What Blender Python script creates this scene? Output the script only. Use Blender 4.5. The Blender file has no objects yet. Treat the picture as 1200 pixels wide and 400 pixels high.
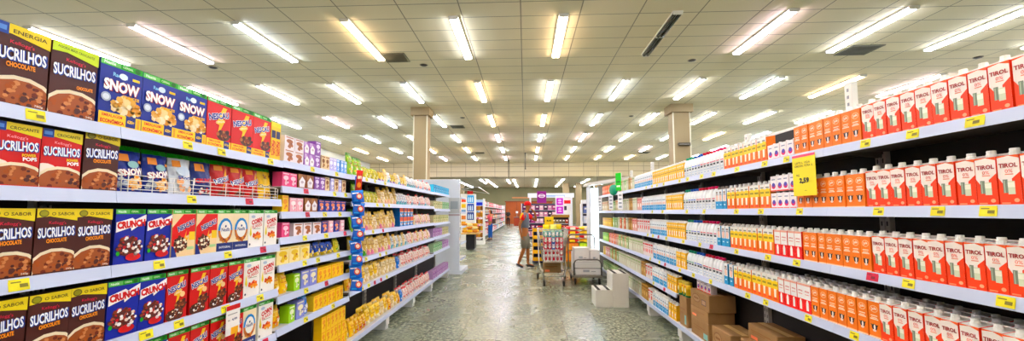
import bpy, math, random
from mathutils import Vector, Matrix, Euler
random.seed(7)
SC = bpy.context.scene
COL = SC.collection
PI = math.pi

# ------------------------------------------------------------------ materials
MATS = {}
def lin(c):
    return c/12.92 if c <= .04045 else ((c+.055)/1.055)**2.4
def rgb(h):
    c = [lin(int(h[i:i+2], 16)/255) for i in (0, 2, 4)]
    l = .3*c[0]+.59*c[1]+.11*c[2]
    if max(c)-min(c) > .12: c = [min(1, max(.002, l+(q-l)*1.28)) for q in c]     # strong printing inks
    return tuple(c)+(1,)
def M(h, rough=.45, metal=0., noise=0., scale=40.):
    k = (h, rough, metal, noise, scale)
    if k in MATS: return MATS[k]
    m = bpy.data.materials.new('paint_'+h)
    m.use_nodes = True
    nt = m.node_tree; b = nt.nodes['Principled BSDF']
    b.inputs['Base Color'].default_value = rgb(h)
    b.inputs['Roughness'].default_value = rough
    b.inputs['Metallic'].default_value = metal
    b.inputs['Specular IOR Level'].default_value = .35
    if noise:
        tc = nt.nodes.new('ShaderNodeTexCoord'); n = nt.nodes.new('ShaderNodeTexNoise')
        n.inputs['Scale'].default_value = scale
        hs = nt.nodes.new('ShaderNodeMixRGB'); hs.blend_type = 'MULTIPLY'; hs.inputs[0].default_value = noise
        hs.inputs[1].default_value = rgb(h)
        nt.links.new(tc.outputs['Object'], n.inputs['Vector'])
        nt.links.new(n.outputs['Fac'], hs.inputs[2]); nt.links.new(hs.outputs[0], b.inputs['Base Color'])
    MATS[k] = m
    return m
def EM(h, s):
    k = ('em', h, s)
    if k in MATS: return MATS[k]
    m = bpy.data.materials.new('lamp_'+h); m.use_nodes = True
    nt = m.node_tree; nt.nodes.clear()
    e = nt.nodes.new('ShaderNodeEmission'); o = nt.nodes.new('ShaderNodeOutputMaterial')
    e.inputs[0].default_value = rgb(h); e.inputs[1].default_value = s
    nt.links.new(e.outputs[0], o.inputs[0]); MATS[k] = m
    return m

# ------------------------------------------------------------------ text outlines
TXT = {}
def text_shape(s, bold=.02):
    k = (s, bold)
    if k in TXT: return TXT[k]
    cu = bpy.data.curves.new('t', 'FONT'); cu.body = s; cu.resolution_u = 2; cu.offset = bold
    ob = bpy.data.objects.new('t', cu); COL.objects.link(ob)
    dg = bpy.context.evaluated_depsgraph_get(); dg.update()
    me = bpy.data.meshes.new_from_object(ob.evaluated_get(dg))
    vs = [(v.co.x, v.co.y) for v in me.vertices]; fs = [tuple(p.vertices) for p in me.polygons]
    bpy.data.objects.remove(ob); bpy.data.curves.remove(cu); bpy.data.meshes.remove(me)
    x0 = min(v[0] for v in vs); x1 = max(v[0] for v in vs); y0 = min(v[1] for v in vs); y1 = max(v[1] for v in vs)
    vs = [((v[0]-x0)/(x1-x0)-.5, (v[1]-y0)/(y1-y0)-.5) for v in vs]
    TXT[k] = (vs, fs)
    return TXT[k]

# ------------------------------------------------------------------ mesh builder
class MB:
    def __init__(s):
        s.v = []; s.f = []; s.m = []; s.sm = []; s.mats = []
        s.T = None
    def mi(s, m):
        if m not in s.mats: s.mats.append(m)
        return s.mats.index(m)
    def add(s, vs, fs, m, smooth=False):
        o = len(s.v)
        if s.T is not None: vs = [tuple(s.T @ Vector(p)) for p in vs]
        s.v += [tuple(p) for p in vs]
        i = s.mi(m)
        for f in fs:
            s.f.append(tuple(a+o for a in f)); s.m.append(i); s.sm.append(smooth)
    def box(s, x0, x1, y0, y1, z0, z1, m):
        v = [(x0,y0,z0),(x1,y0,z0),(x1,y1,z0),(x0,y1,z0),(x0,y0,z1),(x1,y0,z1),(x1,y1,z1),(x0,y1,z1)]
        s.add(v, [(3,2,1,0),(4,5,6,7),(0,1,5,4),(1,2,6,5),(2,3,7,6),(3,0,4,7)], m)
    def cbox(s, x0, x1, y0, y1, z0, z1, m, c=.004):
        """box with chamfered vertical and top edges"""
        def ring(x0,x1,y0,y1,z,c):
            return [(x0+c,y0,z),(x1-c,y0,z),(x1,y0+c,z),(x1,y1-c,z),(x1-c,y1,z),(x0+c,y1,z),(x0,y1-c,z),(x0,y0+c,z)]
        rs = [ring(x0+c,x1-c,y0+c,y1-c,z0,c*.5), ring(x0,x1,y0,y1,z0+c,c), ring(x0,x1,y0,y1,z1-c,c), ring(x0+c,x1-c,y0+c,y1-c,z1,c*.5)]
        s.loft(rs, m, smooth=False)
    def loft(s, rings, m, smooth=True, caps=True, closed=True):
        n = len(rings[0]); vs = [p for r in rings for p in r]; fs = []
        for i in range(len(rings)-1):
            for j in range(n if closed else n-1):
                k = (j+1) % n
                fs.append((i*n+j, i*n+k, (i+1)*n+k, (i+1)*n+j))
        if caps:
            fs.append(tuple(reversed(range(n)))); fs.append(tuple(range((len(rings)-1)*n, len(rings)*n)))
        s.add(vs, fs, m, smooth)
    def lathe(s, prof, m, n=16, c=(0,0,0), smooth=True):
        s.loft([[(c[0]+r*math.cos(2*PI*j/n), c[1]+r*math.sin(2*PI*j/n), c[2]+z) for j in range(n)] for r, z in prof], m, smooth)
    def tube(s, pts, r, m, n=6, closed=False):
        pts = [Vector(p) for p in pts]; N = len(pts); rings = []
        up = Vector((0,0,1))
        for i, p in enumerate(pts):
            a = pts[(i-1) % N] if (i or closed) else p; b = pts[(i+1) % N] if (i < N-1 or closed) else p
            d = (b-a).normalized()
            u = up if abs(d.dot(up)) < .95 else Vector((0,1,0))
            x = d.cross(u).normalized(); y = x.cross(d).normalized()
            rings.append([tuple(p + x*r*math.cos(2*PI*j/n) + y*r*math.sin(2*PI*j/n)) for j in range(n)])
        if closed: rings.append(rings[0])
        s.loft(rings, m, True, not closed)
    def build(s, name, parent=None, link=True, fixn=False):
        me = bpy.data.meshes.new(name); me.from_pydata(s.v, [], s.f)
        for m in s.mats: me.materials.append(m)
        me.polygons.foreach_set('material_index', s.m); me.polygons.foreach_set('use_smooth', s.sm)
        me.update()
        o = bpy.data.objects.new(name, me)
        if link: COL.objects.link(o)
        if parent is not None: o.parent = parent
        return o

class Art:
    """flat printing laid on a front face: local x right, z up, face at y; coordinates 0..1 of w,h"""
    def __init__(s, mb, w, h, y, proj=None, z0=0, x0=None):
        s.mb = mb; s.w = w; s.h = h; s.y = y; s.k = 0; s.proj = proj; s.z0 = z0; s.x0 = -w/2 if x0 is None else x0
    def put(s, pts, fs, m):
        s.k += 1; e = .00018*s.k
        P = []
        for x, z in pts:
            X = s.x0+x*s.w; Z = s.z0+z*s.h
            Y = (s.proj(X, Z)-.0015 if s.proj else s.y) - e
            P.append((X, Y, Z))
        s.mb.add(P, fs, m)
    def poly(s, pts, c):
        for ax, lim, sg in ((0, 0., 1), (0, 1., -1), (1, 0., 1), (1, 1., -1)):
            out = []
            for i, p in enumerate(pts):
                q = pts[(i+1) % len(pts)]
                a = (p[ax]-lim)*sg; b = (q[ax]-lim)*sg
                if a >= -1e-9: out.append(p)
                if (a > 1e-9 and b < -1e-9) or (a < -1e-9 and b > 1e-9):
                    t = a/(a-b); out.append((p[0]+(q[0]-p[0])*t, p[1]+(q[1]-p[1])*t))
            pts = out
            if len(pts) < 3: return
        s.put(pts, [tuple(range(len(pts)))], M(c))
    def rect(s, x0, z0, x1, z1, c): s.poly([(x0,z0),(x1,z0),(x1,z1),(x0,z1)], c)
    def ell(s, cx, cz, rx, rz, c, n=14, a0=0, a1=2*PI):
        s.poly([(cx+rx*math.cos(a0+(a1-a0)*i/n), cz+rz*math.sin(a0+(a1-a0)*i/n)) for i in range(n)], c)
    def text(s, t, cx, cz, w, h, c, rot=0, bold=.02, shear=0):
        vs, fs = text_shape(t, bold)
        ar = s.w/s.h; a = math.radians(rot); P = []
        for x, z in vs:
            X = x*w + shear*z*h; Z = z*h
            X2 = X*math.cos(a) - Z/ar*math.sin(a); Z2 = X*ar*math.sin(a) + Z*math.cos(a)
            P.append((cx+X2, cz+Z2))
        s.put(P, fs, M(c))
    def clumps(s, cx, cz, rx, rz, n, cols, r=.05, seed=1):
        R = random.Random(seed); ar = s.w/s.h
        for i in range(n):
            a = R.uniform(0, 2*PI); q = math.sqrt(R.random())
            rr = r*R.uniform(.6, 1.3)
            x = cx+rx*q*math.cos(a); z = cz+rz*q*math.sin(a)
            nn = 6; k = cols[i % len(cols)]
            s.poly([(x+rr*math.cos(2*PI*j/nn+a), z+rr*ar*.8*math.sin(2*PI*j/nn+a)) for j in range(nn)], k)
            if i % 4: s.k -= 1

# ------------------------------------------------------------------ scene helpers
def tag(o, label, cat, group=None, kind=None):
    if label: o['label'] = label
    if cat: o['category'] = cat
    if group: o['group'] = group
    if kind: o['kind'] = kind
    return o
def struct(o):
    o['kind'] = 'structure'; return o
def empty(name, loc=(0,0,0), rz=0):
    o = bpy.data.objects.new(name, None); COL.objects.link(o); o.location = loc; o.rotation_euler = (0,0,rz)
    o.empty_display_size = .1
    return o
ONES = ['zeroth','first','second','third','fourth','fifth','sixth','seventh','eighth','ninth','tenth','eleventh','twelfth','thirteenth',
        'fourteenth','fifteenth','sixteenth','seventeenth','eighteenth','nineteenth']
def ordi(n):
    if n < 20: return ONES[n]
    t = ['','','twent','thirt','fort','fift','sixt','sevent','eight','ninet'][n//10]
    return t+'ieth' if n % 10 == 0 else t+'y-'+ONES[n % 10]

# ------------------------------------------------------------------ camera
cam = bpy.data.cameras.new('camera'); co = bpy.data.objects.new('camera', cam); COL.objects.link(co)
cam.sensor_fit = 'HORIZONTAL'; cam.sensor_width = 36; cam.lens = 498.45/1200*36
cam.shift_x = (600-592.07)/1200; cam.shift_y = (209.74-200)/1200
cam.clip_start = .02; cam.clip_end = 200
Rz = Matrix.Rotation(math.radians(2.6963), 3, 'Z'); Rx = Matrix.Rotation(math.radians(4.4534), 3, 'X'); Ry = Matrix.Rotation(math.radians(.0682), 3, 'Y')
co.matrix_world = Matrix.Translation((0,0,1.45)) @ (Rz @ Rx @ Ry @ Matrix.Rotation(PI/2, 3, 'X')).to_4x4()
SC.camera = co

# ================================================================== ROOM
CEIL = 5.63
def grid_mat(name, base, line, sx, sy, ox, oy, lw, rough, var=.04, axes=(0,1)):
    m = bpy.data.materials.new(name); m.use_nodes = True
    nt = m.node_tree; N = nt.nodes.new; L = nt.links.new; b = nt.nodes['Principled BSDF']; b.inputs['Roughness'].default_value = rough
    tc = N('ShaderNodeTexCoord'); sp = N('ShaderNodeSeparateXYZ'); L(tc.outputs['Object'], sp.inputs[0])
    def mth(op, a, bb=None):
        n = N('ShaderNodeMath'); n.operation = op
        for i, q in enumerate((a, bb)):
            if q is None: continue
            if isinstance(q, (int, float)): n.inputs[i].default_value = q
            else: L(q, n.inputs[i])
        return n.outputs[0]
    masks = []; ids = []
    for ax, S, O in ((axes[0], sx, ox), (axes[1], sy, oy)):
        u = mth('DIVIDE', mth('SUBTRACT', sp.outputs[ax], O), S)
        fr = mth('FRACT', u); ids.append(mth('FLOOR', u))
        d = mth('MULTIPLY', mth('MINIMUM', fr, mth('SUBTRACT', 1.0, fr)), S)
        masks.append(mth('LESS_THAN', d, lw/2))
    mk = mth('MAXIMUM', masks[0], masks[1])
    cb = N('ShaderNodeCombineXYZ'); L(ids[0], cb.inputs[0]); L(ids[1], cb.inputs[1])
    wn = N('ShaderNodeTexWhiteNoise'); L(cb.outputs[0], wn.inputs['Vector'])
    v = mth('ADD', mth('MULTIPLY', wn.outputs['Value'], var*2), 1-var)
    mix0 = N('ShaderNodeMixRGB'); mix0.blend_type = 'MULTIPLY'; mix0.inputs[0].default_value = 1; mix0.inputs[1].default_value = rgb(base)
    L(v, mix0.inputs[2])
    mix = N('ShaderNodeMixRGB'); L(mk, mix.inputs[0]); L(mix0.outputs[0], mix.inputs[1]); mix.inputs[2].default_value = rgb(line)
    L(mix.outputs[0], b.inputs['Base Color'])
    return m, nt, mix0, mk
ceil_m, _, _, _ = grid_mat('ceiling_tiles', 'DDD3BC', '8F8573', 1.25, .625, -.077, 8.183, .024, .8, .02)
fas_m, _, _, _ = grid_mat('fascia_tiles', 'CFC7AE', '8A8270', 1.25, .42, -.077, 4.45, .03, .8, axes=(0,2))
low_m, _, _, _ = grid_mat('lower_ceiling_tiles', 'B5A78C', '8f836d', 1.25, .625, -.077, 8.183, .02, .8)
# granite floor
fm = bpy.data.materials.new('polished_granite'); fm.use_nodes = True
nt = fm.node_tree; N = nt.nodes.new; L = nt.links.new; b = nt.nodes['Principled BSDF']
tc = N('ShaderNodeTexCoord')
n1 = N('ShaderNodeTexNoise'); n1.inputs['Scale'].default_value = 22; n1.inputs['Detail'].default_value = 5; n1.inputs['Roughness'].default_value = .7
n2 = N('ShaderNodeTexVoronoi'); n2.inputs['Scale'].default_value = 42
n3 = N('ShaderNodeTexNoise'); n3.inputs['Scale'].default_value = 1.3
for n in (n1, n2, n3): L(tc.outputs['Object'], n.inputs['Vector'])
cr = N('ShaderNodeValToRGB'); L(n1.outputs['Fac'], cr.inputs[0])
E_ = cr.color_ramp.elements
E_[0].position = .34; E_[0].color = rgb('434D3C'); E_[1].position = .68; E_[1].color = rgb('C6C5AC')
e = cr.color_ramp.elements.new(.5); e.color = rgb('868F78')
cr2 = N('ShaderNodeValToRGB'); L(n2.outputs['Color'], cr2.inputs[0])
cr2.color_ramp.elements[0].color = rgb('8F968A'); cr2.color_ramp.elements[1].color = rgb('FFFFFF'); cr2.color_ramp.elements[0].position = .15; cr2.color_ramp.elements[1].position = .6
mx = N('ShaderNodeMixRGB'); mx.blend_type = 'MULTIPLY'; mx.inputs[0].default_value = .6; L(cr.outputs[0], mx.inputs[1]); L(cr2.outputs[0], mx.inputs[2])
sp = N('ShaderNodeSeparateXYZ'); L(tc.outputs['Object'], sp.inputs[0])
def mth(op, a, bb=None):
    n = N('ShaderNodeMath'); n.operation = op
    for i, q in enumerate((a, bb)):
        if q is None: continue
        if isinstance(q, (int, float)): n.inputs[i].default_value = q
        else: L(q, n.inputs[i])
    return n.outputs[0]
ms = []
for ax, S, O in ((0, .415, -.35), (1, .83, .2)):
    fr = mth('FRACT', mth('DIVIDE', mth('SUBTRACT', sp.outputs[ax], O), S))
    ms.append(mth('LESS_THAN', mth('MULTIPLY', mth('MINIMUM', fr, mth('SUBTRACT', 1., fr)), S), .0025))
mk = mth('MAXIMUM', ms[0], ms[1])
mx2 = N('ShaderNodeMixRGB'); L(mk, mx2.inputs[0]); L(mx.outputs[0], mx2.inputs[1]); mx2.inputs[2].default_value = rgb('4A4C42')
L(mx2.outputs[0], b.inputs['Base Color'])
rr = mth('ADD', mth('MULTIPLY', n3.outputs['Fac'], .14), .2); L(rr, b.inputs['Roughness'])
b.inputs['Coat Weight'].default_value = 0; b.inputs['Coat Roughness'].default_value = .12

XL, XR, YB, YF = -13.4, 14.4, -9.0, 52.0
mb = MB(); mb.box(XL-.2, XR+.2, YB-.2, YF+.2, -.2, 0, fm); struct(mb.build('floor'))
mb = MB(); mb.box(XL-.2, XR+.2, YB-.2, 36, CEIL, CEIL+.2, ceil_m); struct(mb.build('ceiling'))
mb = MB(); mb.box(XL-.2, XR+.2, 36.2, YF+.2, 4.42, 4.62, low_m); struct(mb.build('ceiling'))
mb = MB(); mb.box(XL-.2, XR+.2, 36, 36.2, 4.42, CEIL+.2, fas_m); struct(mb.build('wall_fascia'))
wl = M('DDE6E6', .6, 0, .08, 3); wb = M('8D8466', .8, 0, .25, .6)
mb = MB(); mb.box(XL-.2, XL, YB-.2, YF+.2, 0, CEIL, wl); struct(mb.build('wall_left'))
mb = MB(); mb.box(XR, XR+.2, YB-.2, YF+.2, 0, CEIL, wl); struct(mb.build('wall_right'))
mb = MB(); mb.box(XL, XR, YF, YF+.2, 0, CEIL, wb); struct(mb.build('wall_back'))
mb = MB(); mb.box(XL, XR, YB-.2, YB, 0, CEIL, wl); struct(mb.build('wall_front'))
# orange-brown timber partition in front of the back wall
wood = M('A5572A', .6, 0, .3, 2.5)
mb = MB(); mb.box(-2.35, 3.2, 51.0, 51.2, 0, 2.62, wood); mb.box(-2.45, 3.3, 50.95, 51.25, 2.62, 2.74, M('7A3F20'))
for i in range(5): mb.box(-2.35+i*1.3, -2.31+i*1.3, 50.97, 51.0, 0, 2.62, M('6E3518'))
struct(mb.build('wall_partition'))
# columns
def column(x0, x1, y, w, c='9C8B70'):
    m = M(c, .7, 0, .12, 2.); mb = MB()
    mb.cbox(x0, x1, y, y+w, 0, CEIL-.32, m, .02)
    mb.box(x0-.1, x1+.1, y-.1, y+w+.1, CEIL-.32, CEIL, m)
    mb.box(x0-.012, x0+.03, y-.012, y+.03, 0, CEIL-.32, M('D8D2BE'))
    mb.box(x1-.03, x1+.012, y-.012, y+.03, 0, CEIL-.32, M('D8D2BE'))
    return struct(mb.build('column'))
column(-4.45, -3.9, 16.6, .6); column(5.75, 6.4, 16.6, .6)
for x in (-7.0, 3.9, 5.2, 7.2): 
    mb = MB(); mb.cbox(x, x+.6, 44, 44.6, 0, 4.42, M('9A8568', .7, 0, .15, 2), .02); struct(mb.build('column'))
# little electrical box and notice on the right column
mb = MB(); mb.cbox(5.9, 6.35, 16.48, 16.585, 4.0, 4.1, M('4A4438'), .01); mb.box(5.93,6.32,16.475,16.48,4.02,4.05,M('8a8478'))
tag(mb.build('wall_speaker'), 'dark flat box fixed high on the right beige column', 'speaker')

# ------------------------------------------------------------------ ceiling lights
EMS = 15.0
tubes = {'w': EM('EEF3FF', EMS), 'c': EM('D6E4FF', EMS), 'o': EM('FFE2C4', EMS), 'p': EM('F6E2FA', EMS)}
house = M('E9E6DC', .35)
def light_protos():
    P = {}
    for k, em in list(tubes.items())+[('off', M('4A4A42', .2, .3))]:
        h = MB(); h.box(-.105, .105, 0, 2.44, -.02, 0, house)
        for sx in (-.105, .097): h.box(sx, sx+.008, 0, 2.44, -.034, -.02, house)
        for y in (0, 1.2, 2.41): h.box(-.095, .095, y, y+.03, -.075, -.02, house)
        ds = []
        for y in (.035, 1.235):
            t = MB()
            for x in (-.05, .05): t.tube([(x, y, -.052), (x, y+.6, -.052), (x, y+1.16, -.052)], .024 if k != 'off' else .036, em, 8)
            ds.append(t)
        P[k] = (h.build('ceiling_light', link=False), [t.build('lamp_tube', link=False) for t in ds])
    return P
LP = light_protos()
R = random.Random(3)
cols_x = [-11.15, -8.72, -6.33, -3.9, -1.52, .83, 3.2, 5.55, 7.92, 10.35, 12.7]
rows_y = [-4.8, -.3, 4.2, 8.72, 13.22, 17.85, 22.4, 26.95, 31.3]
seq = {(3,3):'o',(4,3):'w',(5,3):'o',(6,3):'off',(7,3):'p',(8,3):'w',(9,3):'w',(2,3):'c',(1,3):'p',(0,3):'w',(3,4):'c',(4,4):'o',(5,4):'w',(6,4):'c',(4,5):'o'}
for j, y in enumerate(rows_y):
    for i, x in enumerate(cols_x):
        if j < 3 and (i < 2 or i > 8): continue
        k = seq.get((i, j), R.choice('wwwcop'))
        h, ds = LP[k]
        o = h.copy(); COL.objects.link(o); o.location = (x, y, CEIL)
        for d in ds:
            q = d.copy(); COL.objects.link(q); q.parent = o
        st = {'off': 'unlit dark', 'w': 'bright white', 'c': 'cool white', 'o': 'warm orange white', 'p': 'pinkish white'}[k]
        if j >= 3:
            tag(o, f'{st} ceiling light strip, {ordi(j-2)} row from camera, {ordi(i+1)} column from left', 'ceiling light', 'strip lights in the tiled ceiling')
        else:
            tag(o, f'{st} ceiling light strip overhead near camera, {ordi(3-j)} row back, {ordi(i-1)} column', 'ceiling light', 'strip lights in the tiled ceiling')
for i, (x, y) in enumerate([(-4.1, 38), (-3.5, 38), (-1.62, 38), (-1.05, 38), (1.05, 38), (3.45, 38), (5.7, 38), (8.0, 38), (-6.4, 38)]):
    for q in range(4):
        h, ds = LP['w' if i % 2 else 'c']
        if i in (0, 2) and q > 1: continue
        o = h.copy(); COL.objects.link(o); o.location = (x+q*.04, y+q*3.2, 4.42)
        for d in ds:
            c = d.copy(); COL.objects.link(c); c.parent = o
        tag(o, f'strip light in lower rear ceiling, {ordi(i+1)} line, {ordi(q+1)} from the fascia', 'ceiling light', 'strip lights in the lower rear ceiling')
# vents, detectors
def vent(x, y, w, l, lab):
    mb = MB(); d = M('3C3A30'); f = M('6b6654')
    mb.box(-w/2, w/2, -l/2, l/2, -.012, 0, d)
    for s in (-1, 1):
        mb.box(s*w/2-.02, s*w/2+.02, -l/2-.02, l/2+.02, -.02, 0, f); mb.box(-w/2, w/2, s*l/2-.02, s*l/2+.02, -.02, 0, f)
    for i in range(9): mb.box(-w/2, w/2, -l/2+(i+.5)*l/9-.008, -l/2+(i+.5)*l/9+.008, -.022, -.012, f)
    o = mb.build('air_vent'); o.location = (x, y, CEIL); tag(o, lab, 'air vent')
vent(-3.5, 11.08, .62, .62, 'dark square ceiling vent between two strip lights left of centre')
vent(8.65, 11.15, .75, .66, 'dark square ceiling vent beside a strip light on the right')
vent(-3.3, 20.5, .6, .62, 'small dark ceiling vent right of the left column')
vent(-3.2, 29.8, .6, .6, 'tiny dark ceiling vent far down the left of the aisle')
vent(8.4, 30.3, .65, .65, 'tiny dark ceiling vent far down beside the right column')
for x, y, lab in [(-9.0, 11.6, 'small dark ceiling speaker above the blue cereal boxes'), (-2.87, 11.7, 'small dark ceiling speaker right of the left vent'),
                  (4.62, 11.7, 'small dark ceiling speaker beyond the unlit strip light'), (12.3, 11.85, 'small dark ceiling speaker above the white and orange cartons'),
                  (-2.77, 18.5, 'tiny ceiling speaker near the left column'), (4.65, 18.56, 'tiny ceiling speaker near the right column')]:
    mb = MB(); mb.lathe([(.0,-.03),(.07,-.03),(.1,-.012),(.11,0)], M('3A352C'), 14); mb.lathe([(.11,-.004),(.13,-.004),(.13,0)], M('BDB299'), 14)
    o = mb.build('ceiling_speaker'); o.location = (x, y, CEIL); tag(o, lab, 'ceiling speaker')
# hanging rods / pendant cables from the ceiling
for x, y, l, lab in [(.02, 30., 1.1, 'thin dark rod hanging from ceiling above the aisle centre'), (-1.35, 34.5, 1.3, 'short dark rod hanging left of the aisle centre')]:
    mb = MB(); mb.tube([(0,0,0),(0,0,-l)], .03, M('3E3A33')); mb.lathe([(.0,-.05),(.07,-.05),(.07,0)], M('3E3A33'), 10)
    mb.box(-.04,.04,-.02,.02,-l-.08,-l,M('3E3A33'))
    o = mb.build('hanging_rod'); o.location = (x, y, CEIL); tag(o, lab, 'hanging rod')

# ================================================================== SHELVING
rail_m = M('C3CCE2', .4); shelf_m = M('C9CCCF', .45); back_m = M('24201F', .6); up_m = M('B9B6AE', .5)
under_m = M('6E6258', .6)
TAG_Y = M('E9E01E', .5); TAG_R = M('C62D4E', .5)
def bay(side, y0, y1, levels, label, xf=1.7, depth=.34, top=2.0, tags='y', rail_h=.045, base=.2, backc=back_m, rnd=1):
    """one shelving unit. side -1 = left, +1 = right. levels = heights of shelf tops."""
    R = random.Random(int(y0*100)+side+rnd)
    w = y1-y0; yc = (y0+y1)/2
    rz = PI/2 if side < 0 else -PI/2
    root = empty('shelving_unit', (side*xf, yc, 0), rz)   # local -y is the aisle side, y=0 the lip
    tag(root, label, 'shelving', 'gondola shelving along both sides of the aisle')
    mb = MB(); mb.box(-w/2+.002, w/2-.002, depth, depth+.02, .1, top, backc); mb.box(-w/2+.002, w/2-.002, depth-.004, depth+.024, top, top+.02, M('E8E6DF'))
    mb.build('back_panel', root)
    for s in (-1, 1):
        mb = MB(); x = s*(w/2-.018)
        mb.box(x-.015, x+.015, depth-.03, depth-.001, 0, top, up_m)
        for q in range(int((top-.15)/.05)): mb.box(x-.004, x+.004, depth-.0315, depth-.03, .12+q*.05, .145+q*.05, M('3A3835'))
        mb.build('upright', root)
    # base deck with feet
    mb = MB(); mb.box(-w/2+.001, w/2-.001, .004, depth, base-.02, base, shelf_m); mb.build('base_deck', root)
    mb = MB(); mb.box(-w/2+.001, w/2-.001, -.006, .004, base-.045, base+.004, rail_m); mb.build('price_rail', root)
    for s in (-1, 1):
        mb = MB(); x = s*(w/2-.03); mb.box(x-.02, x+.02, .03, depth-.03, .0, base-.02, M('E4E4E2')); mb.box(x-.03, x+.03, .02, .05, .05, base-.045, M('E4E4E2'))
        mb.build('foot', root)
    for li, z in enumerate(levels):
        d2 = depth
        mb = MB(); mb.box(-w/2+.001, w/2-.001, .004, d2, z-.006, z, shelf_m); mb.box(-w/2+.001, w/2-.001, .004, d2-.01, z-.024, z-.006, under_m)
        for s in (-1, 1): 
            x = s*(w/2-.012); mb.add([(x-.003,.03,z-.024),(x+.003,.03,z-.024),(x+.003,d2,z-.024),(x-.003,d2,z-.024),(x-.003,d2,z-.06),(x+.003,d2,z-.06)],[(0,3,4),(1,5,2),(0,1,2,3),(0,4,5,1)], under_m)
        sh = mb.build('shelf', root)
        # slanted price rail
        mb = MB()
        a = [(-.004, z+.004), (.004, z+.004), (.006, z-rail_h+.002), (-.012, z-rail_h)]
        vs = [(-w/2+.001, p, q) for p, q in a]+[(w/2-.001, p, q) for p, q in a]
        mb.add(vs, [(0,1,2,3),(7,6,5,4),(0,4,5,1),(1,5,6,2),(2,6,7,3),(3,7,4,0)], rail_m)
        mb.build('price_rail', sh)
        if tags:
            x = -w/2 + R.uniform(.1, .4)
            while x < w/2-.12:
                red = (tags == 'r') or R.random() < .14
                t = MB(); cw = R.choice((.06, .06, .07)); zt = z+.0; c = TAG_R if red else TAG_Y
                t.add([(x,-.0065,zt),(x+cw,-.0065,zt),(x+cw,-.0135,zt-.038),(x,-.0135,zt-.038)], [(3,2,1,0)], c)
                t.add([(x,-.0045,zt),(x+cw,-.0045,zt),(x+cw,-.0115,zt-.038),(x,-.0115,zt-.038)], [(0,1,2,3)], c)
                dk = M('7a7410') if not red else M('7d1230')
                t.add([(x+.006,-.0085,zt-.008),(x+.035,-.0085,zt-.008),(x+.035,-.0095,zt-.012),(x+.006,-.0095,zt-.012)], [(3,2,1,0)], dk)
                t.add([(x+.03,-.0105,zt-.016),(x+.054,-.0105,zt-.016),(x+.054,-.0135,zt-.028),(x+.03,-.0135,zt-.028)], [(3,2,1,0)], dk)
                t.build('price_tag', sh)
                x += R.uniform(.18, .5)
    return root
A_LV = [1.805, 1.535, 1.228, .925, .63, .40]
B_LV = [1.81, 1.63, 1.45, 1.27, 1.08, .865, .645, .42]
C_LV = [1.815, 1.55, 1.25, .972, .68, .42]
D_LV = [1.82, 1.51, 1.24, .98, .7, .45]
A_LV = A_LV[:5]
bay(-1, .485, 1.685, A_LV, 'near left shelving unit with brown and red cereal boxes', top=1.9)
bay(-1, 1.685, 2.885, A_LV, 'second left shelving unit with blue, red and white cereal boxes', top=1.9)
bay(-1, 2.885, 4.085, B_LV[:7], 'left shelving unit with eight close shelves of sweets and puddings', top=1.9)
C_LV = C_LV[:5]; D_LV = D_LV[:5]
for i in range(3):
    bay(-1, 4.085+i*1.262, 4.085+(i+1)*1.262, C_LV, ['left snack shelving unit just past the hanging blue strip', 'middle left snack shelving unit with cream packets', 'far left snack shelving unit with red and white packets'][i], top=1.9, tags='y' if i < 1 else None)
bay(-1, 7.872, 9.53, D_LV, 'last left shelving unit beside the white end panel', top=1.9, tags=None)
R_LV = [1.807, 1.47, 1.15, .83]
yy = [0.0, 1.24, 2.48, 3.72, 4.97, 6.2, 7.45, 8.7, 9.9]
nm = ['nearest right milk shelving unit at the frame edge', 'right shelving unit full of white and orange cartons', 'right shelving unit with plain orange cartons above cardboard boxes',
      'right shelving unit with yellow and orange cartons above cardboard boxes', 'right shelving unit with white bottles and blue cartons', 'right shelving unit with blue cartons behind the step stool',
      'right shelving unit with pale powder boxes', 'last right shelving unit with green and cream packs']
for i in range(8):
    lv = R_LV + ([.525] if yy[i] > 4.9 else [])
    bay(1, yy[i], yy[i+1], lv, nm[i], top=2.07, tags='y' if i < 5 else None, depth=.33)

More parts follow.
